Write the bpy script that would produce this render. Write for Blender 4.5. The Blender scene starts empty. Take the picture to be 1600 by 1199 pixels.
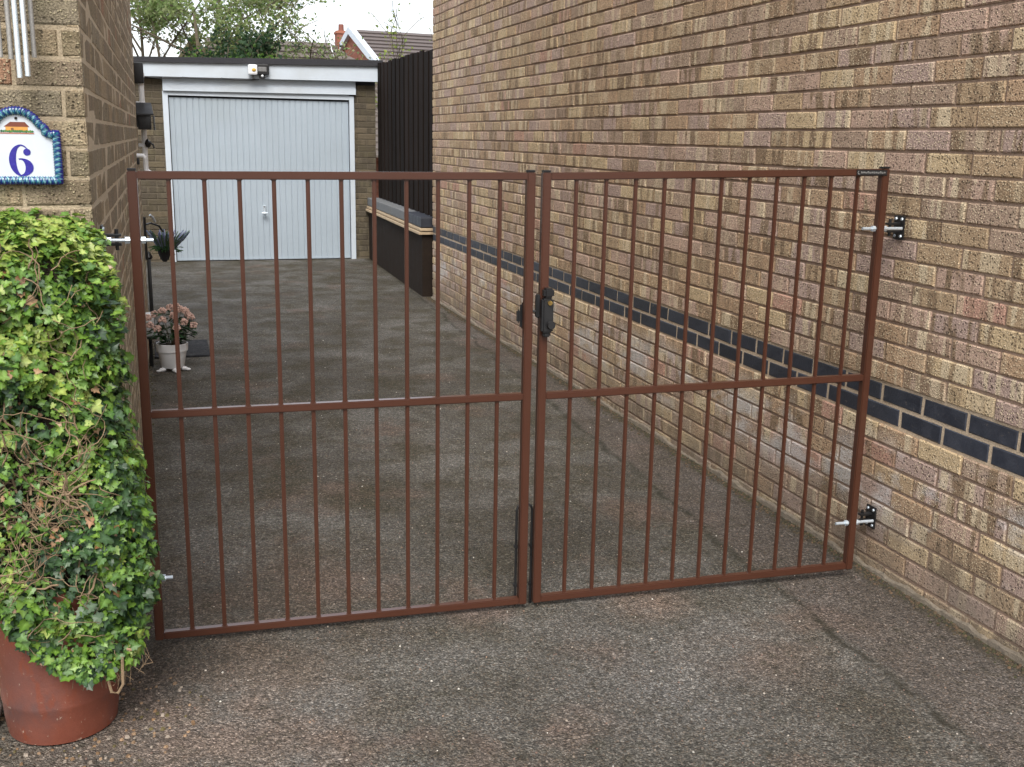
import bpy, bmesh, math, random
from mathutils import Vector, Matrix, noise, Euler
random.seed(7)
R = random.random
def U(a, b): return a + (b - a) * R()
PI = math.pi
H = 0.72                       # height of the top of the dark brick band

scene = bpy.context.scene
C = scene.collection
# ------------------------------------------------------------------ camera
CAM = Vector((-2.45521, -2.54106, 0.844234 + H))
yaw, pit, roll = 0.310550253, 0.225583592, 0.0179451475
F_PX = 1665.79
fw = Vector((math.sin(yaw)*math.cos(pit), math.cos(yaw)*math.cos(pit), -math.sin(pit)))
rt0 = Vector((math.cos(yaw), -math.sin(yaw), 0)); up0 = rt0.cross(fw)
rt = rt0*math.cos(roll) + up0*math.sin(roll)
up = -rt0*math.sin(roll) + up0*math.cos(roll)
cd = bpy.data.cameras.new('camera'); cam = bpy.data.objects.new('camera', cd); C.objects.link(cam)
cd.sensor_width = 36; cd.sensor_fit = 'HORIZONTAL'; cd.lens = 36*F_PX/1600
cd.clip_start = 0.05; cd.clip_end = 500
m = Matrix((rt, up, -fw)).transposed().to_4x4(); m.translation = CAM
cam.matrix_world = m
scene.camera = cam
def project(p):                # photo pixel of a point (used only to choose which bricks show largest)
    d = Vector(p) - CAM; z = d.dot(fw)
    if z < 0.1: return None
    return 800 + F_PX*d.dot(rt)/z, 599.5 - F_PX*d.dot(up)/z, z
# ------------------------------------------------------------------ world, sun, exposure
SUN_EL, SUN_AZ = math.radians(50), math.radians(196)     # azimuth clockwise from +Y
w = bpy.data.worlds.new('World'); scene.world = w; w.use_nodes = True
nt = w.node_tree; nt.nodes.clear()
o = nt.nodes.new('ShaderNodeOutputWorld'); add = nt.nodes.new('ShaderNodeAddShader')
b1 = nt.nodes.new('ShaderNodeBackground'); b2 = nt.nodes.new('ShaderNodeBackground')
sky = nt.nodes.new('ShaderNodeTexSky'); sky.sky_type = 'NISHITA'; sky.sun_disc = False
sky.sun_elevation = SUN_EL; sky.sun_rotation = SUN_AZ; sky.dust_density = 3
nt.links.new(sky.outputs[0], b1.inputs[0]); b1.inputs[1].default_value = 0.05
b2.inputs[0].default_value = (0.97, 0.98, 1.0, 1); b2.inputs[1].default_value = 0.56   # the white overcast veil
nt.links.new(b1.outputs[0], add.inputs[0]); nt.links.new(b2.outputs[0], add.inputs[1])
nt.links.new(add.outputs[0], o.inputs[0])
sd = bpy.data.lights.new('sun', 'SUN'); sd.energy = 1.7; sd.angle = math.radians(30); sd.color = (1, .96, .9)
so = bpy.data.objects.new('sun', sd); C.objects.link(so)
sdir = Vector((math.sin(SUN_AZ)*math.cos(SUN_EL), math.cos(SUN_AZ)*math.cos(SUN_EL), math.sin(SUN_EL)))
so.rotation_euler = sdir.to_track_quat('Z', 'Y').to_euler(); so.location = (0, 0, 12)
vs = scene.view_settings; vs.view_transform = 'Standard'; vs.look = 'None'; vs.gamma = 1; vs.use_curve_mapping = False
vs.exposure = 1.04
scene.cycles.max_bounces = 8

# ------------------------------------------------------------------ object helpers
def tag(o, label=None, cat=None, group=None, kind=None):
    if label: o['label'] = label
    if cat: o['category'] = cat
    if group: o['group'] = group
    if kind: o['kind'] = kind
    return o
def link(name, me, parent=None):
    o = bpy.data.objects.new(name, me); C.objects.link(o)
    if parent: o.parent = parent
    return o
def thing(name, label, cat, loc=(0, 0, 0), rz=0, group=None):
    o = bpy.data.objects.new(name, None); C.objects.link(o); o.location = loc; o.rotation_euler.z = rz
    o.empty_display_size = .1
    return tag(o, label, cat, group)
def setw(o, mx=None):          # keep world placement under a parent that is only translated
    if o.parent and o.parent.type == 'EMPTY': o.matrix_parent_inverse = Matrix.Translation(-o.parent.location)
    if mx is not None: o.matrix_basis = mx
class MB:
    def __init__(s): s.v = []; s.f = []; s.c = []; s.fm = []
    def add(s, vs, fs, col=None, mi=0):
        n = len(s.v); s.v += [tuple(v) for v in vs]
        s.f += [tuple(i + n for i in f) for f in fs]; s.c += [col or (1, 1, 1)]*len(vs); s.fm += [mi]*len(fs)
    def box(s, a, b, col=None, bev=0, mi=0):
        a = Vector(a); b = Vector(b)
        if bev <= 0:
            vs = [(x, y, z) for x in (a.x, b.x) for y in (a.y, b.y) for z in (a.z, b.z)]
            s.add(vs, [(0, 1, 3, 2), (4, 6, 7, 5), (0, 4, 5, 1), (2, 3, 7, 6), (0, 2, 6, 4), (1, 5, 7, 3)], col, mi); return
        bm = bmesh.new(); bmesh.ops.create_cube(bm, size=1)
        for v in bm.verts: v.co = Vector(((v.co.x+.5)*(b.x-a.x)+a.x, (v.co.y+.5)*(b.y-a.y)+a.y, (v.co.z+.5)*(b.z-a.z)+a.z))
        bmesh.ops.bevel(bm, geom=bm.edges[:], offset=bev, segments=2, profile=.6, affect='EDGES')
        s.bm(bm, col, mi)
    def bm(s, bm, col=None, mi=0):
        bm.verts.index_update()
        s.add([v.co[:] for v in bm.verts], [tuple(v.index for v in f.verts) for f in bm.faces], col, mi); bm.free()
    def tube(s, pts, rad, n=8, col=None, cap=True, mi=0):
        pts = [Vector(p) for p in pts]; k = len(pts)
        rs = rad if isinstance(rad, (list, tuple)) else [rad]*k
        vs = []; ref = None
        for i, p in enumerate(pts):
            d = (pts[min(i+1, k-1)] - pts[max(i-1, 0)]).normalized()
            if ref is None: ref = Vector((0, 0, 1)) if abs(d.z) < .9 else Vector((1, 0, 0))
            a = d.cross(ref).normalized(); b = d.cross(a); ref = -b if False else ref
            a_, b_ = a, b
            for j in range(n):
                t = 2*PI*j/n; vs.append(p + a_*math.cos(t)*rs[i] + b_*math.sin(t)*rs[i])
        fs = [(i*n+j, i*n+(j+1) % n, (i+1)*n+(j+1) % n, (i+1)*n+j) for i in range(k-1) for j in range(n)]
        if cap: fs += [tuple(range(n))[::-1], tuple(range((k-1)*n, k*n))]
        s.add(vs, fs, col, mi)
    def lathe(s, prof, c=(0, 0, 0), n=32, col=None, mi=0):
        vs = [(c[0]+r*math.cos(2*PI*j/n), c[1]+r*math.sin(2*PI*j/n), c[2]+z) for r, z in prof for j in range(n)]
        k = len(prof)
        fs = [(i*n+j, i*n+(j+1) % n, (i+1)*n+(j+1) % n, (i+1)*n+j) for i in range(k-1) for j in range(n)]
        s.add(vs, fs, col, mi)
    def blob(s, c, r, sub=1, amp=.25, col=None, sq=(1, 1, 1)):
        bm = bmesh.new(); bmesh.ops.create_icosphere(bm, subdivisions=sub, radius=1)
        o = Vector((U(0, 50), U(0, 50), U(0, 50)))
        for v in bm.verts:
            k = 1 + amp*noise.noise(v.co*1.7 + o)*2
            v.co = Vector((v.co.x*sq[0], v.co.y*sq[1], v.co.z*sq[2]))*k*r + Vector(c)
        s.bm(bm, col)
    def poly(s, pts, col=None, mi=0): s.add(pts, [tuple(range(len(pts)))], col, mi)
    def mesh(s, name, mats, smooth=False):
        me = bpy.data.meshes.new(name); me.from_pydata(s.v, [], s.f)
        for mt in (mats if isinstance(mats, (list, tuple)) else [mats]): me.materials.append(mt)
        if any(s.fm): me.polygons.foreach_set('material_index', s.fm)
        if any(c != (1, 1, 1) for c in s.c):
            at = me.color_attributes.new('tint', 'FLOAT_COLOR', 'POINT')
            at.data.foreach_set('color', [x for c in s.c for x in (*c, 1)])
        bm = bmesh.new(); bm.from_mesh(me); bmesh.ops.recalc_face_normals(bm, faces=bm.faces); bm.to_mesh(me); bm.free()
        if smooth:
            me.polygons.foreach_set('use_smooth', [True]*len(me.polygons))
            me.set_sharp_from_angle(angle=math.radians(40))
        me.update(); return me
    def build(s, name, mats, parent=None, smooth=False): return link(name, s.mesh(name, mats, smooth), parent)
def raw(s, name, mat):                          # many loose faces, no normal recalculation
    me = bpy.data.meshes.new(name); me.from_pydata(s.v, [], s.f); me.materials.append(mat)
    at = me.color_attributes.new('tint', 'FLOAT_COLOR', 'POINT'); at.data.foreach_set('color', [x for c in s.c for x in (*c, 1)])
    me.update(); return me

# ------------------------------------------------------------------ material helpers
class NT:
    def __init__(s, name):
        s.m = bpy.data.materials.new(name); s.m.use_nodes = True; s.t = s.m.node_tree
        s.b = s.t.nodes['Principled BSDF']; s.x = 0
    def n(s, typ, **kw):
        nd = s.t.nodes.new('ShaderNode' + typ)
        for k, v in kw.items():
            if k == 'ins':
                for a, b in v.items(): s.set(nd.inputs[a], b)
            else: setattr(nd, k, v)
        return nd
    def set(s, sock, v):
        if isinstance(v, bpy.types.NodeSocket): s.t.links.new(v, sock)
        elif isinstance(v, bpy.types.Node): s.t.links.new(v.outputs[0], sock)
        else:
            if isinstance(v, tuple) and len(v) == 3 and sock.type == 'RGBA': v = (*v, 1)
            sock.default_value = v
    def math(s, op, a, b=0, c=0, clamp=False):
        nd = s.t.nodes.new('ShaderNodeMath'); nd.operation = op; nd.use_clamp = clamp
        for i, v in enumerate((a, b, c)): s.set(nd.inputs[i], v)
        return nd.outputs[0]
    def mix(s, f, a, b, mode='MIX'):
        nd = s.t.nodes.new('ShaderNodeMix'); nd.data_type = 'RGBA'; nd.blend_type = mode
        s.set(nd.inputs['Factor'], f)
        s.set([i for i in nd.inputs if i.name == 'A' and i.type == 'RGBA'][0], a)
        s.set([i for i in nd.inputs if i.name == 'B' and i.type == 'RGBA'][0], b)
        return [q for q in nd.outputs if q.type == 'RGBA'][0]
    def ramp(s, f, stops, interp='LINEAR'):
        nd = s.t.nodes.new('ShaderNodeValToRGB'); nd.color_ramp.interpolation = interp
        el = nd.color_ramp.elements
        while len(el) < len(stops): el.new(.5)
        for e, (p, c) in zip(el, stops):
            e.position = p; e.color = (*c, 1) if isinstance(c, tuple) else (c, c, c, 1)
        s.set(nd.inputs[0], f); return nd.outputs[0]
    def noise(s, vec, scale, detail=3, rough=.55, dim='3D'):
        nd = s.n('TexNoise', noise_dimensions=dim); 
        if vec is not None: s.set(nd.inputs['Vector'], vec)
        nd.inputs['Scale'].default_value = scale; nd.inputs['Detail'].default_value = detail; nd.inputs['Roughness'].default_value = rough
        return nd.outputs['Fac']
    def vor(s, vec, scale, feature='F1'):
        nd = s.n('TexVoronoi', feature=feature); s.set(nd.inputs['Vector'], vec); nd.inputs['Scale'].default_value = scale
        return nd
    def bump(s, h, dist, strength=1, prev=None):
        nd = s.n('Bump'); nd.inputs['Distance'].default_value = dist; nd.inputs['Strength'].default_value = strength
        s.set(nd.inputs['Height'], h)
        if prev: s.set(nd.inputs['Normal'], prev)
        return nd.outputs[0]
    def fin(s, col=None, rough=.8, normal=None, **kw):
        if col is not None: s.set(s.b.inputs['Base Color'], col)
        s.set(s.b.inputs['Roughness'], rough)
        if normal is not None: s.set(s.b.inputs['Normal'], normal)
        for k, v in kw.items(): s.set(s.b.inputs[k.replace('_', ' ')], v)
        return s.m
def pos(t): return t.n('NewGeometry').outputs['Position']
def sep(t, v):
    nd = t.n('SeparateXYZ'); t.set(nd.inputs[0], v); return nd.outputs
def comb(t, x, y, z):
    nd = t.n('CombineXYZ'); t.set(nd.inputs[0], x); t.set(nd.inputs[1], y); t.set(nd.inputs[2], z); return nd.outputs[0]
def paint(name, col, rough=.5, var=.12, scale=9, bumpd=0.0, metallic=0, dirt=None, coat=0, spec=.5, rv=.1):
    t = NT(name); P = pos(t)
    n1 = t.noise(P, scale, 4); n2 = t.noise(P, scale*9, 2)
    k = t.math('ADD', t.math('MULTIPLY', n1, 1.3), t.math('MULTIPLY', n2, .7))
    dk = tuple(c*(1-var) for c in col); lt = tuple(min(1, c*(1+var)) for c in col)
    c = t.ramp(t.math('MULTIPLY', k, .5), [(.3, dk), (.7, lt)])
    if dirt: c = t.mix(t.ramp(t.noise(P, scale*.35, 5, .65), [(.5, 0.), (.75, .6)]), c, dirt)
    rr = t.ramp(n1, [(.3, max(0, rough-rv)), (.7, min(1, rough+rv))])
    nm = t.bump(n2, bumpd) if bumpd else None
    return t.fin(c, rr, nm, Metallic=metallic, Coat_Weight=coat, Specular_IOR_Level=spec)
def tintmat(name, rough=.55, trans=0.0, var=.2, spec=.5):
    t = NT(name); a = t.n('Attribute', attribute_name='tint'); P = pos(t)
    c = t.mix(1, a.outputs['Color'], t.ramp(t.noise(P, 55, 3), [(.3, 1-var), (.7, 1+var)]), 'MULTIPLY')
    t.fin(c, rough); t.b.inputs['Specular IOR Level'].default_value = spec
    if trans:
        tr = t.n('BsdfTranslucent'); t.set(tr.inputs[0], c); mx = t.n('MixShader'); mx.inputs[0].default_value = trans
        t.t.links.new(t.b.outputs[0], mx.inputs[1]); t.t.links.new(tr.outputs[0], mx.inputs[2])
        t.t.links.new(mx.outputs[0], t.t.nodes['Material Output'].inputs[0])
    return t.m

def brick_mat(name, axis, z0, stops, stripe_dark, stripe_pale, stripe=.8, grit=1.0, efflo=False, moss=0, dim=1.0):
    t = NT(name); P = pos(t); x, y, z = sep(t, P)
    a = y if axis == 'Y' else x
    row = t.math('FLOOR', t.math('DIVIDE', t.math('ADD', z, -z0 + 7.5), .075))        # 7.5 m = 100 courses
    odd = t.math('MODULO', row, 2)
    off = t.math('MULTIPLY', t.math('SUBTRACT', 1, odd), .5)
    colm = t.math('FLOOR', t.math('ADD', t.math('DIVIDE', a, .225), off))
    wn = t.n('TexWhiteNoise', noise_dimensions='2D'); t.set(wn.inputs['Vector'], comb(t, row, colm, 0))
    r1 = wn.outputs['Value']; r2, r3, r4 = sep(t, wn.outputs['Color'])
    base = t.ramp(r1, stops, 'CONSTANT')
    base = t.mix(1, base, t.ramp(r2, [(0, .86), (1, 1.14)]), 'MULTIPLY')
    seed = t.math('ADD', t.math('MULTIPLY', row, 7.31), t.math('MULTIPLY', colm, 3.17))
    sv = comb(t, t.math('MULTIPLY', a, 21), t.math('MULTIPLY', z, 3.0), seed)
    s1 = t.noise(sv, 1.0, 1.5, .4)
    dark = t.math('MULTIPLY', t.ramp(s1, [(.50, 0.), (.57, 1.)]), t.ramp(r3, [(.2, 0.), (.7, stripe)]))
    c = t.mix(dark, base, stripe_dark)
    sv2 = comb(t, t.math('MULTIPLY', a, 21), t.math('MULTIPLY', z, 2.0), t.math('ADD', seed, 41.7))
    pale = t.math('MULTIPLY', t.ramp(t.noise(sv2, 1.0, 1.5, .4), [(.53, 0.), (.60, 1.)]), t.ramp(r4, [(.25, 0.), (.75, stripe*.85)]))
    c = t.mix(pale, c, stripe_pale)
    # dimpled face: raised pale crumbs and small dark pits
    v = t.vor(P, 112); vd = v.outputs['Distance']; vr = sep(t, v.outputs['Color'])
    n2 = t.noise(P, 210, 2, .6); n3 = t.noise(P, 30, 4, .6)
    c = t.mix(1, c, t.ramp(n2, [(.25, 1-.5*grit), (.75, 1+.5*grit)]), 'MULTIPLY')
    crumb = t.math('MULTIPLY', t.ramp(vd, [(.18, 1.), (.42, 0.)]), t.math('GREATER_THAN', vr[0], .55))
    pit = t.math('MULTIPLY', t.ramp(vd, [(.22, 1.), (.5, 0.)]), t.math('LESS_THAN', vr[0], .20))
    c = t.mix(t.math('MULTIPLY', crumb, .7*grit), c, tuple(min(1, q*1.35) for q in stripe_pale))
    c = t.mix(t.math('MULTIPLY', pit, .68*grit), c, (.05, .038, .025))
    c = t.mix(t.ramp(n3, [(.48, 0.), (.8, .25)]), c, stripe_dark)
    if efflo:
        zz = t.math('MULTIPLY', t.ramp(z, [(.16, 0.), (.27, 1.)]), t.ramp(z, [(.42, 1.), (.56, 0.)]))
        e = t.math('MULTIPLY', t.ramp(t.noise(comb(t, x, t.math('MULTIPLY', y, .8), t.math('MULTIPLY', z, 1.6)), 3.3, 5, .62), [(.48, 0.), (.60, .9)]), zz)
        e = t.math('MULTIPLY', e, t.ramp(n2, [(.35, .3), (.6, 1.)]))
        c = t.mix(e, c, (.62, .6, .58))
        low = t.ramp(z, [(.05, 1.), (.36, 0.)])
        c = t.mix(t.math('MULTIPLY', t.math('MULTIPLY', low, t.ramp(t.noise(P, 6, 4), [(.3, .3), (.6, 1.)])), .75), c, (.20, .165, .125))
    if moss:
        c = t.mix(t.ramp(t.noise(P, 7, 5, .65), [(.45, 0.), (.75, moss)]), c, (.13, .12, .05))
    hgt = t.math('ADD', t.math('MULTIPLY', t.math('SUBTRACT', crumb, pit), .6), t.math('ADD', n2, n3))
    nm = t.bump(hgt, .005*grit, 1)
    return t.fin(c, .9, nm, Specular_IOR_Level=.3)
def mortar_mat(name, c1, c2, light=None):
    t = NT(name); P = pos(t); n1 = t.noise(P, 5, 4); n2 = t.noise(P, 170, 3, .7)
    c = t.mix(n1, c1, c2)
    if light is not None:
        z = sep(t, P)[2]
        band = t.math('MULTIPLY', t.ramp(t.math('SUBTRACT', z, H-.17), [(0, 0.), (.02, 1.)]), t.ramp(t.math('SUBTRACT', z, H+.01), [(0, 1.), (.02, 0.)]))
        c = t.mix(band, c, light)
    c = t.mix(1, c, t.ramp(n2, [(.3, .72), (.7, 1.22)]), 'MULTIPLY')
    return t.fin(c, .95, t.bump(n2, .004))

M = {}
M['brick_r'] = brick_mat('multi_buff_brick', 'Y', H,
    [(0, (.49, .35, .215)), (.18, (.47, .32, .20)), (.36, (.41, .295, .215)), (.52, (.48, .335, .255)), (.68, (.53, .40, .24)), (.82, (.40, .29, .24)), (.962, (.42, .25, .185))],
    (.25, .172, .105), (.66, .54, .365), .95, 1.0, efflo=True)
M['mortar_r'] = mortar_mat('pinkish_mortar', (.33, .225, .165), (.40, .29, .215), light=(.56, .44, .31))
LB = [(0, (.245, .195, .125)), (.3, (.23, .18, .125)), (.55, (.22, .185, .13)), (.75, (.27, .21, .135)), (.96, (.26, .15, .095))]
M['brick_lf'] = brick_mat('olive_grey_brick_front', 'X', .019, LB, (.12, .095, .055), (.36, .31, .2), .5, 1.1, moss=.45)
M['brick_ls'] = brick_mat('olive_grey_brick_side_lightened', 'Y', .019, [(p_, tuple(c*1.35 for c in q)) for p_, q in LB], (.22, .18, .125), (.42, .36, .26), .7, .8, moss=.1)  # front brick colours lightened, standing in for more daylight on this side
M['mortar_l'] = mortar_mat('pale_tan_mortar', (.36, .29, .195), (.46, .375, .26))
M['mortar_ls'] = mortar_mat('lightened_side_mortar', (.56, .47, .34), (.68, .58, .43))  # mortar colour raised as well, painted brightness for the dim side wall
M['brick_g'] = brick_mat('brown_garage_brick', 'X', .02, [(0, (.105, .086, .06)), (.4, (.092, .076, .056)), (.75, (.125, .10, .068))], (.06, .048, .034), (.17, .145, .10), .5, .6, moss=.3)
M['mortar_g'] = mortar_mat('garage_mortar', (.125, .105, .075), (.16, .135, .095))
def blue_brick():
    t = NT('blue_black_brick'); P = pos(t); oi = t.n('ObjectInfo'); n1 = t.noise(P, 14, 4, .6); n2 = t.noise(P, 120, 2)
    c = t.ramp(n1, [(.3, (.021, .025, .036)), (.7, (.038, .042, .055))])
    c = t.mix(1, c, t.ramp(oi.outputs['Random'], [(0, .7), (1, 1.35)]), 'MULTIPLY')
    c = t.mix(t.ramp(t.noise(P, 48, 4, .7), [(.64, 0.), (.72, .35)]), c, (.3, .24, .18))
    return t.fin(c, t.ramp(n1, [(.3, .38), (.7, .6)]), t.bump(n2, .0012))
M['blue'] = blue_brick()
M['gate'] = paint('red_brown_gate_paint', (.068, .0255, .015), .30, .05, 5, coat=.32, spec=.35, rv=.02)
M['black'] = paint('black_plastic', (.012, .012, .013), .42, .2, 20)
M['black_m'] = paint('black_painted_steel', (.014, .014, .015), .35, .2, 30)
M['zinc'] = paint('bright_zinc_steel', (.60, .67, .73), .33, .15, 60, metallic=.5)
M['brass'] = paint('brass', (.75, .52, .18), .25, .1, 60, metallic=1)
M['white'] = paint('white_painted_board', (.56, .625, .69), .5, .05, 3, dirt=(.45, .48, .49))
M['whitepl'] = paint('white_plastic', (.78, .79, .8), .4, .05, 8)
M['door'] = paint('pale_grey_door_paint', (.38, .445, .505), .42, .04, 2, dirt=(.33, .38, .41))
M['felt'] = paint('dark_roof_felt', (.028, .028, .033), .8, .25, 20, bumpd=.003)
M['fence'] = None
def wood():
    t = NT('dark_stained_fence_wood'); P = pos(t); oi = t.n('ObjectInfo')
    x, y, z = sep(t, P); g = t.noise(comb(t, t.math('MULTIPLY', x, 60), t.math('MULTIPLY', y, 60), t.math('MULTIPLY', z, 1.6)), 1, 4, .6)
    c = t.ramp(g, [(.25, (.007, .005, .004)), (.65, (.014, .009, .007)), (.9, (.045, .036, .03))])
    c = t.mix(1, c, t.ramp(oi.outputs['Random'], [(0, .65), (1, 1.5)]), 'MULTIPLY')
    return t.fin(c, .85, t.bump(g, .004), Specular_IOR_Level=.12)
M['fence'] = wood()
M['render'] = paint('dark_brown_render', (.024, .017, .013), .85, .3, 8, bumpd=.003, spec=.15)
M['coping'] = paint('grey_coping_stone', (.15, .155, .16), .7, .2, 12, bumpd=.003, dirt=(.2, .2, .18))
M['copingd'] = paint('blue_black_coping', (.03, .034, .046), .5, .2, 12)
M['creasing'] = paint('cream_creasing_tile', (.52, .40, .26), .75, .15, 25, bumpd=.002, dirt=(.3, .22, .14))
M['soil'] = paint('dark_soil', (.025, .017, .011), .95, .4, 60, bumpd=.01)
M['leaf'] = tintmat('ivy_leaf', .42, .18, .2)
M['tleaf'] = tintmat('tree_leaf', .6, .5, .2)
M['stem'] = paint('tan_ivy_stem', (.21, .145, .085), .85, .4, 40, bumpd=.002)
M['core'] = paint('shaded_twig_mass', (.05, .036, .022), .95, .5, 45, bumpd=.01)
M['bark'] = paint('grey_brown_bark', (.12, .095, .065), .9, .35, 25, bumpd=.004, dirt=(.12, .13, .05))
M['tint'] = tintmat('tinted_surface', .8, 0, .15)
M['tintgl'] = tintmat('glazed_ceramic', .12, 0, .12)
def terracotta():
    t = NT('old_terracotta'); P = pos(t); n1 = t.noise(P, 6, 5, .62); n2 = t.noise(P, 55, 4, .65); n3 = t.noise(P, 200, 2)
    c = t.ramp(n1, [(.3, (.15, .044, .027)), (.55, (.20, .060, .036)), (.75, (.245, .078, .047))])
    x, y, z = sep(t, P)
    c = t.mix(t.math('MULTIPLY', t.ramp(t.noise(P, 4.3, 5, .6), [(.42, 0.), (.60, .85)]), t.ramp(z, [(.0, .3), (.11, 1.), (.2, .6), (.3, .3)])), c, (.095, .052, .048))
    c = t.mix(t.ramp(t.noise(comb(t, t.math('MULTIPLY', x, 3), t.math('MULTIPLY', y, 3), z), 7, 4, .6), [(.55, 0.), (.62, .5)]), c, (.20, .045, .018))
    c = t.mix(t.ramp(n2, [(.64, 0.), (.70, .8)]), c, (.40, .31, .24))
    return t.fin(c, t.ramp(n1, [(.3, .38), (.7, .6)]), t.bump(t.math('ADD', n2, n3), .0006))
M['terra'] = terracotta()

def tarmac():
    t = NT('worn_tarmac'); P = pos(t); x, y, z = sep(t, P)
    v = t.vor(P, 205); vr = sep(t, v.outputs['Color']); v2 = t.vor(P, 95); v2r = sep(t, v2.outputs['Color'])
    n0 = t.noise(P, 1.1, 5, .6); n1 = t.noise(P, 3.2, 6, .65); n2 = t.noise(P, 90, 3, .7)
    big = t.mix(t.ramp(n0, [(.40, 0.), (.60, 1.)]), (.080, .073, .061), (.146, .139, .126))
    big = t.mix(t.ramp(t.noise(comb(t, t.math('ADD', x, 7), y, 3), 1.7, 5, .6), [(.56, 0.), (.65, .7)]), big, (.155, .112, .090))       # pinkish washed patches
    mossf = t.math('MULTIPLY', t.ramp(n1, [(.42, 0.), (.62, .85)]), t.ramp(t.math('DIVIDE', y, 12.), [(.0, .45), (.15, .8), (.95, 1.)]))
    big = t.mix(mossf, big, (.060, .052, .031))
    for px_, py_, pr, pc, pk in ((-2.45, .22, .55, (.20, .15, .122), .75), (-.95, .62, .22, (.21, .145, .11), .7), (-2.2, 1.0, .7, (.13, .098, .08), .6), (-1.15, .02, .55, (.15, .145, .138), .7), (-.75, .15, .3, (.16, .12, .098), .6), (-2.48, .62, .22, (.045, .04, .034), .6)):
        dd_ = t.math('SQRT', t.math('ADD', t.math('POWER', t.math('SUBTRACT', x, px_), 2), t.math('POWER', t.math('SUBTRACT', y, py_), 2)))
        fm = t.math('MULTIPLY', t.ramp(t.math('DIVIDE', dd_, pr), [(.2, 1.), (1., 0.)]), t.ramp(n1, [(.36, 0.), (.56, pk)]))
        big = t.mix(fm, big, pc)
    xl = t.math('ADD', -.455, t.math('MULTIPLY', y, .045))                  # line of the old trench along the house wall
    wob = t.math('ADD', t.math('MULTIPLY', t.math('SUBTRACT', t.noise(P, 3.5, 4), .5), .16), t.math('MULTIPLY', t.math('SUBTRACT', t.noise(P, 40, 3), .5), .02))
    d = t.math('SUBTRACT', t.math('ADD', x, wob), xl)
    strip = t.ramp(d, [(0, 0.), (.04, 1.)])
    big = t.mix(t.math('MULTIPLY', strip, .55), big, (.115, .092, .080))
    ag = t.ramp(vr[0], [(0, .50), (.45, .86), (.8, 1.22), (.98, 2.2)])
    ag2 = t.ramp(v2r[1], [(0, .58), (.6, 1.), (1, 1.3)])
    c = t.mix(1, big, ag, 'MULTIPLY'); c = t.mix(.7, c, ag2, 'MULTIPLY')
    c = t.mix(t.math('MULTIPLY', t.math('LESS_THAN', vr[1], .14), .35), c, (.19, .135, .09))
    c = t.mix(1, c, t.ramp(n2, [(.3, .7), (.7, 1.25)]), 'MULTIPLY')
    sp = t.math('MULTIPLY', t.ramp(t.noise(P, 19, 5, .7), [(.52, 0.), (.66, .7)]), t.ramp(n1, [(.35, .25), (.6, 1.)]))
    c = t.mix(sp, c, t.mix(1, (.045, .041, .027), ag, 'MULTIPLY'))
    crack = t.math('MULTIPLY', t.ramp(t.math('ABSOLUTE', d), [(0, 1.), (.006, .8), (.024, 0.)]), t.ramp(t.noise(P, 7, 6, .75), [(.40, .0), (.52, .85)]))
    c = t.mix(crack, c, (.03, .027, .018))
    edge = t.math('MULTIPLY', t.ramp(t.math('ADD', x, 1), [(.91, 0.), (.985, 1.)]), t.ramp(n1, [(.3, .45), (.5, .95)]))   # earth and moss in the joint along the wall (x < 0)
    edge = t.math('MULTIPLY', edge, t.math('LESS_THAN', x, .05))
    c = t.mix(edge, c, (.045, .038, .022))
    h = t.math('ADD', t.math('MULTIPLY', v.outputs['Distance'], -1.), t.math('ADD', t.math('MULTIPLY', v2.outputs['Distance'], -.8), t.math('MULTIPLY', n2, .8)))
    nm = t.bump(h, .0052, 1)
    nm = t.bump(n1, .03, .6, nm)
    return t.fin(c, t.ramp(n1, [(.3, .72), (.7, .92)]), nm, Specular_IOR_Level=.25)
M['tarmac'] = tarmac()

# ------------------------------------------------------------------ ground
g = MB(); xs = [-200, -40, -12, -6, -3, -2, -1, 0, 1, 6, 40, 200]; ys = [-200, -40, -8, -3, -1, 0, 1, 2, 4, 7, 11, 20, 60, 300]
g.add([(a, b, 0) for b in ys for a in xs], [(j*len(xs)+i, j*len(xs)+i+1, (j+1)*len(xs)+i+1, (j+1)*len(xs)+i) for j in range(len(ys)-1) for i in range(len(xs)-1)])
tag(g.build('driveway', M['tarmac']), 'worn brown grey tarmac driveway running back to the garage', None, None, 'structure')

# ------------------------------------------------------------------ brickwork
BL, BH, BD = .2155, .0655, .03
def brick_mesh(name, mat, L=BL, Hh=BH, j=.0012, bev=.004):
    """a brick lying along +X, face towards -Y, centred on its face"""
    b = MB(); x, z = L/2, Hh/2
    def q(): return U(-j, j)
    fr = [(-x+bev+q(), q(), -z+bev+q()), (x-bev+q(), q(), -z+bev+q()), (x-bev+q(), q(), z-bev+q()), (-x+bev+q(), q(), z-bev+q())]
    md = [(-x+q(), bev, -z+q()), (x+q(), bev, -z+q()), (x+q(), bev, z+q()), (-x+q(), bev, z+q())]
    bk = [(a, BD, c) for a, _, c in md]
    b.add(fr + md + bk, [(0, 1, 2, 3)] + [(i, 4+i, 4+(i+1) % 4, (i+1) % 4) for i in range(4)] + [(4+i, 8+i, 8+(i+1) % 4, 4+(i+1) % 4) for i in range(4)])
    return b.mesh(name, mat)
class Wall:
    """collects bricks of one house: (matrix, variant list, length); the 300 that show largest become parts"""
    def __init__(s, parent): s.items = []; s.parent = parent
    def brick(s, M4, vis, key, L): s.items.append((M4, vis, key, L))
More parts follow.
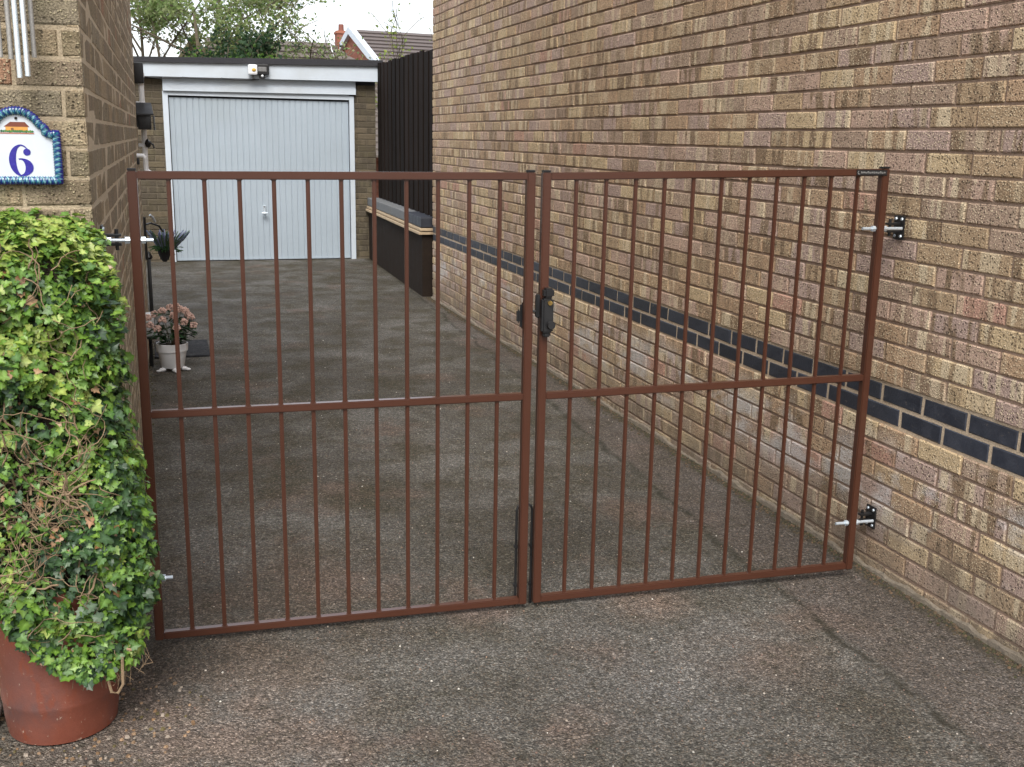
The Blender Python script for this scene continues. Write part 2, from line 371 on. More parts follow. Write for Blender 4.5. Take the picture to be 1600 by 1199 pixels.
def visible_area(P, ax, occl=None):
    p = [project(P + ax*s) for s in (-.11, .11)]
    if None in p: return 0
    a, b = p
    cx, cy = (a[0]+b[0])/2, (a[1]+b[1])/2
    if not (-8 < cx < 1608 and -8 < cy < 1207): return 0
    t = project(P + Vector((0, 0, .03))); u = project(P - Vector((0, 0, .03)))
    area = abs(b[0]-a[0])*abs(t[1]-u[1])
    return area
variants = {}
def variant(key, mat, L, n=6, Hh=BH):
    k = (key, round(L, 3), round(Hh, 3))
    if k not in variants: variants[k] = [brick_mesh('brick', mat, L, Hh) for _ in range(n if L > .2 else 2)]
    return random.choice(variants[k])
def lay(parent, specs, name='brick', rest='brickwork', limit=300):
    specs = sorted(specs, key=lambda s: -s[0])
    mass = MB(); mat = None
    for i, (area, mx, me) in enumerate(specs):
        if i < limit and area > 0:
            o = link(name, me, parent); setw(o, mx)
        else:
            mat = mat or me.materials[0]
            mi = 0
            mass.add([mx @ v.co for v in me.vertices], [tuple(p.vertices) for p in me.polygons], None, 0)
    return mass, mat
def rotz(deg): return Matrix.Rotation(math.radians(deg), 4, 'Z')
def jit(): return Matrix.Rotation(U(-.006, .006), 4, 'Y') @ Matrix.Rotation(U(-.01, .01), 4, 'Z')

# --- right house: long side wall at x = 0, facing -x
RH = thing('brick_house', 'tall side wall of mottled buff brick with a dark blue band, right of the gates', 'house', (2.5, 3, 0))
def local(parent): return Matrix.Translation(-Vector(parent.location))
RY0, RY1, RZ = -2.1, 7.76, 5.2
b = MB(); b.box((.007, RY0, -.1), (5.5, RY1-.006, RZ)); o = b.build('mortar_wall', M['mortar_r'], RH); setw(o)
specs = []; bands = []
nrow = int((RZ-H)/.075)
for n in range(-10, nrow):
    zc = H + n*.075 + .0375
    off = 0 if n % 2 else .5
    k0 = int((RY0)/.225) - 1
    k = k0
    while True:
        ya = (k-off)*.225; yb = ya + .225; k += 1
        if ya >= RY1: break
        ya = max(ya, RY0); yb = min(yb, RY1+.005)
        if yb-ya < .05: continue
        isb = n in (-1, -2); L = yb-ya-(.013 if isb else .0095); yc = (ya+yb)/2
        me = variant('blue' if isb else 'r', M['blue'] if isb else M['brick_r'], L, Hh=.0625 if isb else BH)
        P = Vector((.0035 if isb else U(-.0015, .0015), yc, zc + (0 if isb else U(-.0012, .0012))))
        mx = Matrix.Translation(P) @ rotz(-90) @ jit()
        ar = visible_area(P, Vector((0, 1, 0)))
        (bands if isb else specs).append((ar, mx, me))
mass, mt = lay(RH, specs)
# end face of the right house (facing the garage, +y)
for n in range(-10, nrow):
    zc = H + n*.075 + .0375
    for k in range(0, 6):
        xa = k*.225 + (.0 if n % 2 else .1125) + .115
        mx = Matrix.Translation((xa, RY1, zc)) @ rotz(180)
        me = variant('r', M['brick_r'], BL); mass.add([mx @ v.co for v in me.vertices], [tuple(p.vertices) for p in me.polygons])
o = mass.build('brickwork', M['brick_r'], RH); setw(o); tag(o, kind='stuff')
b = MB(); N_ = 420; vs_ = []
for i in range(N_+1):                  # rough cement fillet where the wall meets the tarmac
    y = -1.2 + (RY1+1.2)*i/N_; h1 = .020 + .026*noise.noise((y*2.1, 3, 1)) + .012*noise.noise((y*13, 1, 7)); d1 = .011 + .008*noise.noise((y*3.3, 8, 2)) + .004*noise.noise((y*21, 8, 2))
    h1 = max(.003, h1 + .006*noise.noise((y*37, 4, 1))); vs_ += [(-d1-.003, y, -.01), (-d1, y, h1*.8), (-d1*.45, y, h1), (.006, y, h1+.002)]
b.add(vs_, [(i*4+j, i*4+j+1, i*4+j+5, i*4+j+4) for i in range(N_) for j in range(3)])
o = b.build('cement_fillet', paint('dirty_cement', (.27, .225, .17), .95, .4, 40, bumpd=.01, dirt=(.12, .10, .06)), RH); setw(o)
for ar, mx, me in bands:
    o = link('blue_brick', me, RH); setw(o, mx)

# --- left house: front face y = .5, side face x = -2.65
LX, LY0, LY1, LZ = -2.65, .5, 6.02, 5.0
LH = thing('brick_house', 'olive grey brick house corner behind the ivy, with the number plaque', 'house', (-5, 3, 0))
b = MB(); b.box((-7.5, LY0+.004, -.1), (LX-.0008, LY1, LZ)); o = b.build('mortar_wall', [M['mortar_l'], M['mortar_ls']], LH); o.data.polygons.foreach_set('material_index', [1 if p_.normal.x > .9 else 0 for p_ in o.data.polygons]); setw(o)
specs = []; side = []
for n in range(-1, int(LZ/.075)-1):
    zc = .019 + n*.075 + .0375
    off = 0 if n % 2 else .5
    for k in range(-34, -11):          # front, along x (grid of .225 m so that shader cells and bricks agree)
        xa = (k-off)*.225; xb = xa+.225
        xb = min(xb, LX); 
        if xb-xa < .05 or xa < -7.2: continue
        L = xb-xa-.0095 if xb < LX-.001 else xb-xa-.005; xc = (xa+.00475 + xa+.00475+L)/2
        P = Vector((xc, LY0 + U(-.002, .002), zc))
        ar = visible_area(P, Vector((1, 0, 0))) if (zc > 1.2) else 0
        specs.append((ar, Matrix.Translation(P) @ jit(), variant('lf', M['brick_lf'], L, Hh=.0642)))
    for k in range(2, 28):             # side, along y
        ya = (k-off)*.225; yb = ya+.225
        ya = max(ya, LY0+.0); yb = min(yb, LY1)
        if yb-ya < .05: continue
        L = yb-ya-.0055
        P = Vector((LX + U(-.0004, .001), (ya+yb)/2, zc))
        ar = visible_area(P, Vector((0, 1, 0)))
        side.append((ar, Matrix.Translation(P) @ rotz(90) @ jit(), variant('ls', M['brick_ls'], L, Hh=.0685)))
nf = sum(1 for s in specs if s[0] > 0)
mass, _ = lay(LH, specs, limit=120)
o = mass.build('brickwork', M['brick_lf'], LH); setw(o); tag(o, kind='stuff')
mass, _ = lay(LH, side, limit=300-min(nf, 120))
o = mass.build('brickwork', M['brick_ls'], LH); setw(o); tag(o, kind='stuff')

# ------------------------------------------------------------------ garage at the end of the drive
GY = 11.37
GA = thing('garage', 'flat roofed brick garage with pale ribbed door at the end of the drive', 'garage', (-1.25, GY, 0))
def gl(b, name, mat, parent=GA, **k):
    o = b.build(name, mat, parent, **k); setw(o); return o
def zl(zleft, zright, x): return (zleft + (zright-zleft)*(x+2.7)/2.85) + H
def tiltbox(b, x0, x1, y0, y1, zb, zt):         # zb, zt: (left, right) heights above the band datum
    v = []
    for x in (x0, x1):
        for y in (y0, y1):
            for zz in (zb, zt): v.append((x, y, zl(zz[0], zz[1], x)))
    b.add(v, [(0, 1, 3, 2), (4, 6, 7, 5), (0, 4, 5, 1), (2, 3, 7, 6), (0, 2, 6, 4), (1, 5, 7, 3)])
b = MB(); b.box((-3.2, GY+.006, -.05), (-2.463, GY+.25, 2.18)); b.box((-.155, GY+.006, -.05), (.115, GY+.25, 2.18))
b.box((-3.2, GY+.25, -.05), (-3.0, GY+5, 2.2)); b.box((-.05, GY+.25, -.05), (.113, GY+5, 2.2)); b.box((-3, GY+4.8, -.05), (-.05, GY+5, 2.2))
gl(b, 'mortar_wall', M['mortar_g'])
specs = []
for n in range(0, 30):
    zc = .02 + n*.075 + .0375; off = 0 if n % 2 else .5
    if zc > 2.18: break
    for lo, hi in ((-3.2, -2.458), (-.165, .12)):
        k = int(lo/.225) - 2
        for k in range(k, k+8):
            xa = max((k-off)*.225, lo); xb = min((k-off)*.225+.225, hi)
            if xb-xa < .045: continue
            L = xb-xa-.0095; P = Vector(((xa+xb)/2, GY + U(-.002, .002), zc))
            specs.append((1, Matrix.Translation(P), variant('g', M['brick_g'], L)))
for s in specs[:300]:
    o = link('brick', s[2], GA); setw(o, s[1])
b = MB(); tiltbox(b, -3.3, .19, GY-.14, GY+5.1, (1.652, 1.70), (1.712, 1.775)); gl(b, 'roof', M['felt'])
b = MB(); tiltbox(b, -3.28, .135, GY-.11, GY+.02, (1.492, 1.514), (1.655, 1.703)); gl(b, 'fascia', M['white'])
b = MB(); tiltbox(b, -3.2, .115, GY+.02, GY+5.0, (1.40, 1.46), (1.655, 1.703)); gl(b, 'roof_deck', M['felt'])
b = MB(); tiltbox(b, -2.46, -.142, GY-.035, GY+.03, (1.405, 1.42), (1.49, 1.512)); tiltbox(b, -2.46, -.142, GY-.05, GY+.03, (1.333, 1.352), (1.405, 1.42)); gl(b, 'lintel_board', M['white'])
for x0, x1 in ((-2.468, -2.405), (-.222, -.163)):
    b = MB(); b.box((x0, GY-.02, 0), (x1, GY+.06, 1.333+H)); gl(b, 'door_frame', M['white'])
b = MB(); b.box((-2.405, GY-.018, 1.285+H), (-.222, GY+.06, 1.345+H)); gl(b, 'door_frame', M['white'])
# ribbed door
b = MB(); X0, X1 = -2.395, -.232; nr = 30; pitch = (X1-X0)/nr; pts = []
for i in range(nr):
    x = X0+i*pitch; pts += [(x, GY+.012), (x+pitch*.74, GY+.012), (x+pitch*.80, GY+.019), (x+pitch*.94, GY+.019)]
pts.append((X1, GY+.012))
zb, zt = .022, 1.262+H
vs_ = [(x, y, zb) for x, y in pts] + [(x, y, zt) for x, y in pts]; n = len(pts)
b.add(vs_, [(i, i+1, n+i+1, n+i) for i in range(n-1)])
door = gl(b, 'garage_door', M['door'])
b = MB(); b.box((X0-.004, GY+.03, 0.012), (X1+.004, GY+.05, 1.283+H)); gl(b, 'door_back', M['felt'])
b = MB(); b.box((X0, GY+.004, .012), (X1, GY+.03, .03)); 
for i in range(nr): b.blob((X0+pitch*(i+.87), GY+.008, .028), .011, 1, 0)
gl(b, 'bottom_edge', M['door'])
b = MB(); b.box((-1.335, GY-.004, .60), (-1.295, GY+.014, .69), bev=.006); b.tube([(-1.315, GY-.002, .60), (-1.315, GY-.05, .60)], .011, 10)
b.tube([(-1.352, GY-.05, .597), (-1.278, GY-.05, .597)], .014, 10); hd = b.build('handle', M['zinc'], door); setw(hd)
b = MB(); b.tube([(-1.315, GY-.008, .675), (-1.315, GY-.002, .675)], .008, 8); kk = b.build('keyhole', M['black'], door); setw(kk)
b = MB()
for i in range(3):
    a = -2.68 + i*.45
    b.tube([(a+.45*t/6, GY-.118-.003*i, 1.488+H - .016*math.sin(PI*t/6)*(1 if i % 2 == 0 else .6) + .004*i) for t in range(7)], .006, 5)
tag(b.build('cable', M['black']), 'thin black cable sagging along the bottom of the garage fascia', 'cable')
# security light and white sensor on the fascia
SL = thing('security_light', 'small black LED floodlight fixed on the white garage fascia', 'floodlight', (-1.297, GY-.11, 1.55+H))
b = MB(); b.box((-.082, -.06, .0), (.082, -.02, .122), bev=.01); b.build('lamp_body', M['black'], SL)
b = MB(); b.box((-.05, -.064, .035), (.05, -.0595, .09), bev=.003)
for i in range(3): b.box((-.045, -.0665, .040+i*.016), (.045, -.0635, .048+i*.016))
b.build('lens', paint('frosted_lens', (.22, .22, .22), .3, .1, 60), SL)
b = MB(); b.box((-.035, -.045, -.04), (.035, 0, .012), bev=.008); b.build('bracket', M['black'], SL)
b = MB(); b.blob((0, -.052, -.015), .016, 2, 0); b.build('sensor_eye', M['whitepl'], SL)
MS = thing('motion_sensor', 'white motion sensor with amber eye left of the black floodlight', 'sensor', (-1.41, GY-.11, 1.545+H))
b = MB(); b.box((-.055, -.09, .0), (.055, -.02, .12), bev=.02); b.build('sensor_body', M['whitepl'], MS)
b = MB(); b.blob((.012, -.088, .055), .022, 2, 0, sq=(1.2, .6, 1)); b.build('sensor_lens', paint('amber_lens', (.55, .33, .05), .2, .1, 60), MS)
b = MB(); b.tube([(0, -.03, .005), (.0, -.03, -.035), (.015, 0, -.05)], .014, 8); b.build('mount', M['coping'], MS)

# ------------------------------------------------------------------ low wall and fence beside the garage
LW = thing('low_wall', 'low dark rendered wall with grey coping in front of the garage corner', 'wall', (.05, 9.6, 0))
def lw(b, name, mat, **k):
    b.v = [(x + .085*(y-7.85)/3.5, y, z) for x, y, z in b.v]       # the wall is not quite parallel to the house
    o = b.build(name, mat, LW, **k); setw(o); return o
Y0, Y1 = 7.85, 11.36
b = MB(); b.box((-.075, Y0+.03, -.02), (.2, Y1, .62), bev=.006); lw(b, 'wall_body', M['render'])
b = MB(); b.box((-.065, Y0+.04, -.02), (.19, Y1, .055)); lw(b, 'plinth', M['felt'])
for k in range(8):
    ya = Y0 + k*(Y1-Y0)/8; yb = ya + (Y1-Y0)/8 - .008
    for j in (0, 1):
        b = MB(); b.box((-.115+.012*j+U(-.003, .003), ya, .622+j*.036), (.22, yb, .648+j*.036), bev=.003); lw(b, 'tile', M['creasing'])
for k in range(4):
    ya = Y0+.015 + k*(Y1-Y0)/4; yb = ya + (Y1-Y0)/4 - .008 - (.015 if k == 3 else 0)
    b = MB(); b.box((-.092, ya, .692), (.215, yb, .79), bev=.008); lw(b, 'coping_stone', M['copingd'] if k == 0 else M['coping'])
    if k == 0: LW.children[-1]['label'] = 'dark blue end coping stone'
FN = thing('fence', 'tall dark brown vertical board fence standing on the low wall', 'fence', (.12, 9.6, .79))
nb = 26
for k in range(nb):
    ya = 7.86 + k*(11.36-7.86)/nb; x = .035 + .095*(k/nb) + (.012 if k % 2 else 0)
    b = MB(); zt = 2.40 + .055*k/nb + U(-.012, .012)
    b.box((x, ya, .795), (x+.02, ya+(3.5/nb)*(1.12 if k % 2 == 0 else .9), zt), bev=.003); o = b.build('board', M['fence'], FN); setw(o)
for zz in (1.0, 2.1):
    b = MB(); b.box((.165, 7.87, zz), (.205, 11.35, zz+.07)); o = b.build('rail', M['fence'], FN); setw(o)

# ------------------------------------------------------------------ the two gate leaves
def lerp(a, b, t): return a + (b-a)*t
RW, RHt, RDp, BW = .027, .0235, .027, .0125
class Leaf:
    def __init__(s, xl, yl, xr, yr, top, mid, bot):
        s.xl, s.yl, s.xr, s.yr, s.top, s.mid, s.bot = xl, yl, xr, yr, top, mid, bot
    def pt(s, t): return Vector((lerp(s.xl, s.xr, t), lerp(s.yl, s.yr, t)))
    def z(s, what, t): a = getattr(s, what); return lerp(a[0], a[1], t)
def make_leaf(name, label, L):
    d = (L.pt(1)-L.pt(0)); length = d.length; d.normalize(); nrm = Vector((-d.y, d.x))      # nrm points away from camera (+y)
    root = thing(name, label, 'gate', (*L.pt(0), 0))
    inv = Matrix.Translation(-Vector((*L.pt(0), 0)))
    def P(s, dep, z): q = L.pt(0) + d*s + nrm*dep; return (q.x, q.y, z)
    def piece(nm, mat, b):
        o = b.build(nm, mat, root); o.data.transform(inv); return o
    def bar(b, s0, s1, d0, d1, zb0, zt0, zb1=None, zt1=None):
        zb1 = zb0 if zb1 is None else zb1; zt1 = zt0 if zt1 is None else zt1
        e = .0030
        # chamfered box section
        bm = bmesh.new(); v = [bm.verts.new(P(s, dd, z)) for s, zz in ((s0, (zb0, zt0)), (s1, (zb1, zt1))) for dd in (d0, d1) for z in zz]
        for f in [(0, 1, 3, 2), (4, 6, 7, 5), (0, 4, 5, 1), (2, 3, 7, 6), (0, 2, 6, 4), (1, 5, 7, 3)]: bm.faces.new([v[i] for i in f])
        bmesh.ops.recalc_face_normals(bm, faces=bm.faces); bmesh.ops.bevel(bm, geom=bm.edges[:], offset=e, segments=2, affect='EDGES')
        b.bm(bm)
    for s in (0, length-RW):
        t = s/length
        b = MB(); bar(b, s, s+RW, 0, RW+.003, L.z('bot', t), L.z('top', t)); piece('post', M['gate'], b)
        b = MB(); bar(b, s-.001, s+RW+.001, -.001, RW+.004, L.z('top', t)+.0003, L.z('top', t)+.0065); piece('post_cap', M['black'], b)
    for w_, dz in (('top', -RHt-.001), ('mid', -RHt), ('bot', .001)):
        a0 = L.z(w_, 0)+dz; a1 = L.z(w_, 1)+dz
        b = MB(); bar(b, RW-.001, length-RW+.001, .001, RDp, a0, a0+RHt, a1, a1+RHt); piece('rail', M['gate'], b)
    weld = MB()
    for k in range(1, 12):
        s = RW/2 + (length-RW)*k/12; t = s/length
        b = MB(); bar(b, s-BW/2, s+BW/2, .008, .008+BW, L.z('bot', t)+RHt-.004, L.z('top', t)-RHt+.004); piece('bar', M['gate'], b)
        for w_, dz in (('mid', .0004), ('bot', RHt+.0014), ('top', -RHt-.001), ('mid', -RHt-.0004)):      # weld beads round each bar end
            for e in (-1, 1): weld.blob(P(s+e*(BW/2+.0005), .012, L.z(w_, t)+dz), U(.0018, .003), 1, .2)
    piece('weld_beads', M['gate'], weld)['kind'] = 'stuff'
    return root, P, piece, length
LL = Leaf(-2.566, .70, -1.362, .658, (1.458, 1.464), (.757, .757), (.02, .016))
RL = Leaf(-1.338, .658, -.118, .585, (1.464, 1.488), (.756, .773), (.016, .036))
gL, PL, pieceL, lenL = make_leaf('metal_gate', 'wider left leaf of the red brown barred gate, beside the ivy', LL)
gR, PR, pieceR, lenR = make_leaf('metal_gate', 'right leaf of the red brown barred gate, with black lock and name plate', RL)
gL['group'] = gR['group'] = 'pair of driveway gates'

def eyebolt(P, piece, s_out, s_in, z, dep=.014, nut_s=()):
    b = MB(); b.tube([P(s_out, dep, z), P(s_in, dep, z)], .0055, 10); o = piece('hinge_bolt', M['zinc'], b)
    for ns in nut_s:
        b = MB(); a = Vector(P(ns-.0055, dep, z)); c = Vector(P(ns+.0055, dep, z)); b.tube([a, c], .0105, 6); b.tube([Vector(P(ns-.0065, dep, z)), Vector(P(ns-.0075, dep, z))], .013, 12) if ns < 0 or ns > lenR else None
        piece('nut', M['zinc'], b)
zh = .542+H
eyebolt(PL, pieceL, -.075, .062, zh, nut_s=(-.008, RW+.008, -.058))
eyebolt(PL, pieceL, -.075, .062, .222, nut_s=(-.008, RW+.008))
for zz in (.565+H, .215):
    eyebolt(PR, pieceR, lenR-.078, lenR+.075, zz, nut_s=(lenR-RW-.009, lenR+.007))

# lock on the right leaf
zc0 = .305+H
b = MB()
def lbox(b, P, s0, s1, d0, d1, z0, z1, bev=.004):
    bm = bmesh.new(); v = [bm.verts.new(P(s, dd, z)) for s in (s0, s1) for dd in (d0, d1) for z in (z0, z1)]
    for f in [(0, 1, 3, 2), (4, 6, 7, 5), (0, 4, 5, 1), (2, 3, 7, 6), (0, 2, 6, 4), (1, 5, 7, 3)]: bm.faces.new([v[i] for i in f])
    bmesh.ops.recalc_face_normals(bm, faces=bm.faces)
    if bev: bmesh.ops.bevel(bm, geom=bm.edges[:], offset=bev, segments=2, affect='EDGES')
    b.bm(bm)
lbox(b, PR, -.002, .036, -.034, -.0015, .240+H, .352+H, .006); pieceR('lock_case', M['black'], b)
b = MB(); lbox(b, PR, .003, .036, -.038, -.002, .354+H, .384+H, .006); pieceR('lock_head', M['black'], b)
b = MB(); lbox(b, PR, .006, .030, -.028, -.002, .226+H, .241+H, .004); pieceR('lock_foot', M['black'], b)
b = MB(); lbox(b, PR, -.013, -.001, -.004, .02, .285+H, .36+H, .003); pieceR('latch_plate', M['black'], b)
b = MB(); b.tube([PR(.022, -.033, .338+H), PR(.022, -.0395, .338+H)], .0075, 14); pieceR('key_cylinder', M['brass'], b)
b = MB(); b.tube([PR(.025, -.032, .268+H), PR(.025, -.048, .268+H)], [.012, .010], 14); b.tube([PR(.025, -.047, .268+H), PR(.025, -.052, .268+H)], [.014, .012], 14); pieceR('knob', M['black'], b)
b = MB(); b.tube([PR(-.035, .012, .305+H), PR(.0, .012, .305+H)], .004, 8); pieceR('latch_bolt', M['black_m'], b)
# keep and pull handle on the left leaf, inner side
b = MB(); lbox(b, PL, lenL-RW-.006, lenL-RW+.012, .032, .045, .245+H, .33+H, .006); lbox(b, PL, lenL-RW-.016, lenL-RW-.004, .03, .048, .265+H, .308+H, .005); pieceL('lock_keep', M['black'], b)
# drop bolts behind each leaf
def dropbolt(P, piece, s, bend):
    b = MB(); dep = .036
    b.tube([P(s, dep, .002), P(s, dep, .345), P(s+bend*.005, dep, .358), P(s+bend*.016, dep+.004, .364)], .0045, 8); o = piece('drop_bolt', M['black_m'], b)
    for zz in (.075, .215):
        b = MB(); lbox(b, P, s-.0075, s+.0075, .029, dep+.009, zz-.006, zz+.006, .002); piece('bolt_guide', M['black_m'], b)
dropbolt(PL, pieceL, lenL-RW-.004, 1); dropbolt(PR, pieceR, -.002, -1)
# small black name plate with a swoosh and a row of illegible light letters
b = MB(); lbox(b, PR, lenR-.128, lenR-.012, -.0025, -.0002, RL.z('top', .97)-.0225, RL.z('top', .97)-.0035, .001); pl = pieceR('name_plate', M['black'], b)
b = MB(); zt = RL.z('top', .97)
for k in range(8):
    a = math.radians(110 + k*24); a2 = math.radians(110+(k+1)*24); c = lenR-.119
    for rr in ((.0062, .0045),): b.poly([PR(c+rr[0]*math.cos(a), -.0034, zt-.013+rr[0]*math.sin(a)), PR(c+rr[0]*math.cos(a2), -.0034, zt-.013+rr[0]*math.sin(a2)), PR(c+rr[1]*math.cos(a2), -.0034, zt-.013+rr[1]*math.sin(a2)), PR(c+rr[1]*math.cos(a), -.0034, zt-.013+rr[1]*math.sin(a))])
for k in range(12):
    s0 = lenR-.112+k*.0078; hh = .0052 if k % 3 else .0066
    b.poly([PR(s0, -.0034, zt-.0155), PR(s0+.0018, -.0034, zt-.0155), PR(s0+.0018, -.0034, zt-.0155+hh), PR(s0, -.0034, zt-.0155+hh)])
    b.poly([PR(s0+.0018, -.0034, zt-.0155+(hh-.0018)*(k % 2)), PR(s0+.0056, -.0034, zt-.0155+(hh-.0018)*(k % 2)), PR(s0+.0056, -.0034, zt-.0137+(hh-.0018)*(k % 2)), PR(s0+.0018, -.0034, zt-.0137+(hh-.0018)*(k % 2))])
    b.poly([PR(s0+.004, -.0034, zt-.0155), PR(s0+.0056, -.0034, zt-.0155), PR(s0+.0056, -.0034, zt-.0155+hh*.8), PR(s0+.004, -.0034, zt-.0155+hh*.8)])
pieceR('plate_lettering', paint('dull_silver_print', (.30, .30, .29), .5, .1, 90), b)

# wall brackets for the hinges
def bracket(loc, rz, label, group):
    root = thing('hinge_bracket', label, 'bracket', loc, rz, group)     # local: wall plane x=0, sticking out to -x
    b = MB(); b.box((-.006, -.0275, -.042), (0, .0275, .042), bev=.002); b.build('plate', M['black_m'], root)
    for yy, zz in ((-.016, -.03), (.016, -.03), (-.016, .03), (.016, .03)):
        b = MB(); b.tube([(-.0055, yy, zz), (-.0095, yy, zz)], [.0062, .0045], 8); b.build('screw', M['zinc'], root)
    for s in (-1, 1):
        b = MB(); b.box((-.055, -.011, .013*s-.004), (-.0055, .011, .013*s+.004), bev=.0015); b.build('lug', M['black_m'], root)
    b = MB(); b.tube([(-.042, 0, -.03), (-.042, 0, .03)], .0055, 10); b.build('pin', M['black_m'], root)
    return root
for zz, la in ((.5635+H, 'upper'), (.2075, 'lower')):
    bracket((-.004, .655, zz), 0, la + ' black hinge bracket screwed to the brick wall behind the right gate post', 'gate hinge brackets')
bracket((LX+.004, .735, .222), math.radians(180), 'black hinge bracket low on the left house wall, mostly hidden behind the ivy', 'gate hinge brackets')
bracket((LX+.004, .735, zh), math.radians(180), 'black hinge bracket on the left house wall just above the ivy', 'gate hinge brackets')

# ------------------------------------------------------------------ house number plaque
PX, PYF = -2.814, LY0-.004
PQ = thing('number_plaque', 'glazed white house number plaque reading 6 with a blue rope border and a small cottage', 'house number', (PX, PYF, 1.43))
def half():
    pts = [(.0, .008), (.092, .008), (.092, .126), (.076, .124), (.067, .129), (.066, .140), (.059, .144)]
    for k in range(1, 8):
        a = math.radians(20 + (90-20)*k/7); pts.append((.058*math.cos(a), .124+.058*math.sin(a)))
    return pts
hp = half(); outline = [(-x, z) for x, z in hp[:0:-1]][:] 
outline = hp + [(-x, z) for x, z in hp[-2:0:-1]]
b = MB(); n = len(outline)
b.add([(x, -.010, z) for x, z in outline] + [(x, 0, z) for x, z in outline], [tuple(range(n))] + [(i, (i+1) % n, n+(i+1) % n, n+i) for i in range(n)])
b.build('tile', paint('white_glaze', (.60, .645, .70), .12, .03, 30), PQ)
# rope border, coloured strand by strand
dense = []
for i in range(n):
    a, c = Vector((*outline[i], 0)), Vector((*outline[(i+1) % n], 0)); k = max(1, int((c-a).length/.0016))
    dense += [a.lerp(c, t/k) for t in range(k)]
b = MB(); nn = 10; vs_ = []; cs = []
strand = [(.010, .015, .13), (.012, .02, .17), (.012, .20, .24), (.010, .018, .14), (.22, .45, .50), (.010, .13, .11)]
k = len(dense)
for i, p in enumerate(dense):
    d = (dense[(i+1) % k]-dense[i-1]).normalized(); nrm = Vector((d.y, -d.x, 0))
    for j in range(nn):
        t = 2*PI*j/nn; ph = (j/nn*2 + i*.0016/.013) % 1
        r = .0105*(1+.12*math.cos(2*PI*ph*2))
        q = p + nrm*math.cos(t)*r
        b.v.append((q.x, -.012 - math.sin(t)*r, q.y)); b.c.append(strand[int(ph*6) % 6] if math.sin(t) > -.2 and math.cos(t) < .55 else (.016, .018, .17))
b.f = [(i*nn+j, i*nn+(j+1) % nn, ((i+1) % k)*nn+(j+1) % nn, ((i+1) % k)*nn+j) for i in range(k) for j in range(nn)]; b.fm = [0]*len(b.f)
b.build('rope_border', M['tintgl'], PQ, smooth=True)
# the figure 6
def arc(cx, cz, rx, rz, a0, a1, k=20): return [(cx+rx*math.cos(math.radians(a0+(a1-a0)*i/k)), cz+rz*math.sin(math.radians(a0+(a1-a0)*i/k))) for i in range(k+1)]
def ring(b, A, B, y): 
    m = len(A); b.add([(x, y, z) for x, z in A] + [(x, y, z) for x, z in B], [(i, i+1, m+i+1, m+i) for i in range(m-1)])
b = MB(); cx, cz = .003, .0585
ring(b, arc(cx+.003, cz, .030, .040, 92, 270, 26), arc(cx+.002, cz-.001, .0125, .036, 92, 270, 26), -.0108)   # heavy left stroke
ring(b, arc(cx+.002, cz-.017, .0275, .0225, -90, 105, 26), arc(cx+.000, cz-.0165, .0105, .0185, -90, 105, 26), -.0109)  # bowl
ring(b, arc(cx+.002, cz, .024, .040, 93, 40, 12), arc(cx+.002, cz, .022, .0365, 93, 40, 12), -.0110)                # hairline
b.add([(x, -.0111, z) for x, z in arc(cx+.0165, cz+.021, .0088, .0088, 0, 360, 20)[:-1]], [tuple(range(20))])         # ball
b.build('numeral', paint('cobalt_glaze', (.028, .022, .26), .2, .25, 120), PQ)
b = MB(); hz = .128
b.poly([(-.030, -.0107, hz+.014), (-.014, -.0107, hz+.026), (.020, -.0107, hz+.026), (.030, -.0107, hz+.014)], (.17, .045, .025))
b.poly([(-.026, -.0106, hz+.002), (-.026, -.0106, hz+.0142), (.026, -.0106, hz+.0142), (.026, -.0106, hz+.002)], (.62, .30, .07))
b.poly([(-.0015+-.012, -.0109, hz+.002), (-.0135, -.0109, hz+.011), (-.007, -.0109, hz+.011), (-.007, -.0109, hz+.002)], (.22, .10, .04))
for q in range(16):
    x = -.036+q*.0048; b.add([(x+U(.002, .004)*math.cos(a*PI/3), -.0112-q*.00001, hz+.003+U(.002, .0045)*math.sin(a*PI/3)) for a in range(6)], [tuple(range(6))], random.choice([(.04, .16, .05), (.10, .22, .05), (.03, .10, .05)]))
b.poly([(-.040, -.0113, hz-.003), (-.040, -.0113, hz-.001), (.040, -.0113, hz-.001), (.040, -.0113, hz-.003)], (.45, .12, .05))
b.build('cottage_picture', M['tintgl'], PQ)
b = MB(); b.tube([(0, -.009, .163), (0, -.0135, .163)], [.004, .003], 10); b.build('screw', M['soil'], PQ)

# ------------------------------------------------------------------ wind chime hanging on the front of the left house
WC = thing('wind_chime', 'silver wind chime tubes hanging in front of the brick at the top left', 'wind chime', (-2.785, .40, 2.25))
def wc(b, nm, mat):
    o = b.build(nm, mat, WC, smooth=True); setw(o); return o
b = MB(); b.tube([(-2.785, .40, 2.25), (-2.785, .40, 2.262)], .055, 20); wc(b, 'top_disc', M['bark'])
b = MB(); b.tube([(-2.785, .40, 2.26), (-2.785, .40, 2.34), (-2.785, .42, 2.37), (-2.785, .495, 2.375)], .004, 8); wc(b, 'hook', M['black_m'])
alum = paint('brushed_aluminium', (.70, .76, .80), .3, .06, 90, metallic=.7); pew = paint('dull_pewter', (.34, .33, .31), .55, .3, 200, metallic=.3)
for x, y, zb, r, mt in ((-2.7665, .385, .972+H, .0066, alum), (-2.7855, .39, .968+H, .0066, alum), (-2.804, .41, 1.012+H, .0062, pew), (-2.752, .415, 1.018+H, .0058, pew), (-2.826, .40, 1.015+H, .006, pew)):
    b = MB(); b.tube([(x, y, zb), (x, y, 2.20)], r, 14); wc(b, 'chime_tube', mt)
    b = MB(); b.tube([(x, y, 2.2), (x*.5-2.785*.5, y*.5+.2, 2.25)], .0008, 4); wc(b, 'string', M['whitepl'])

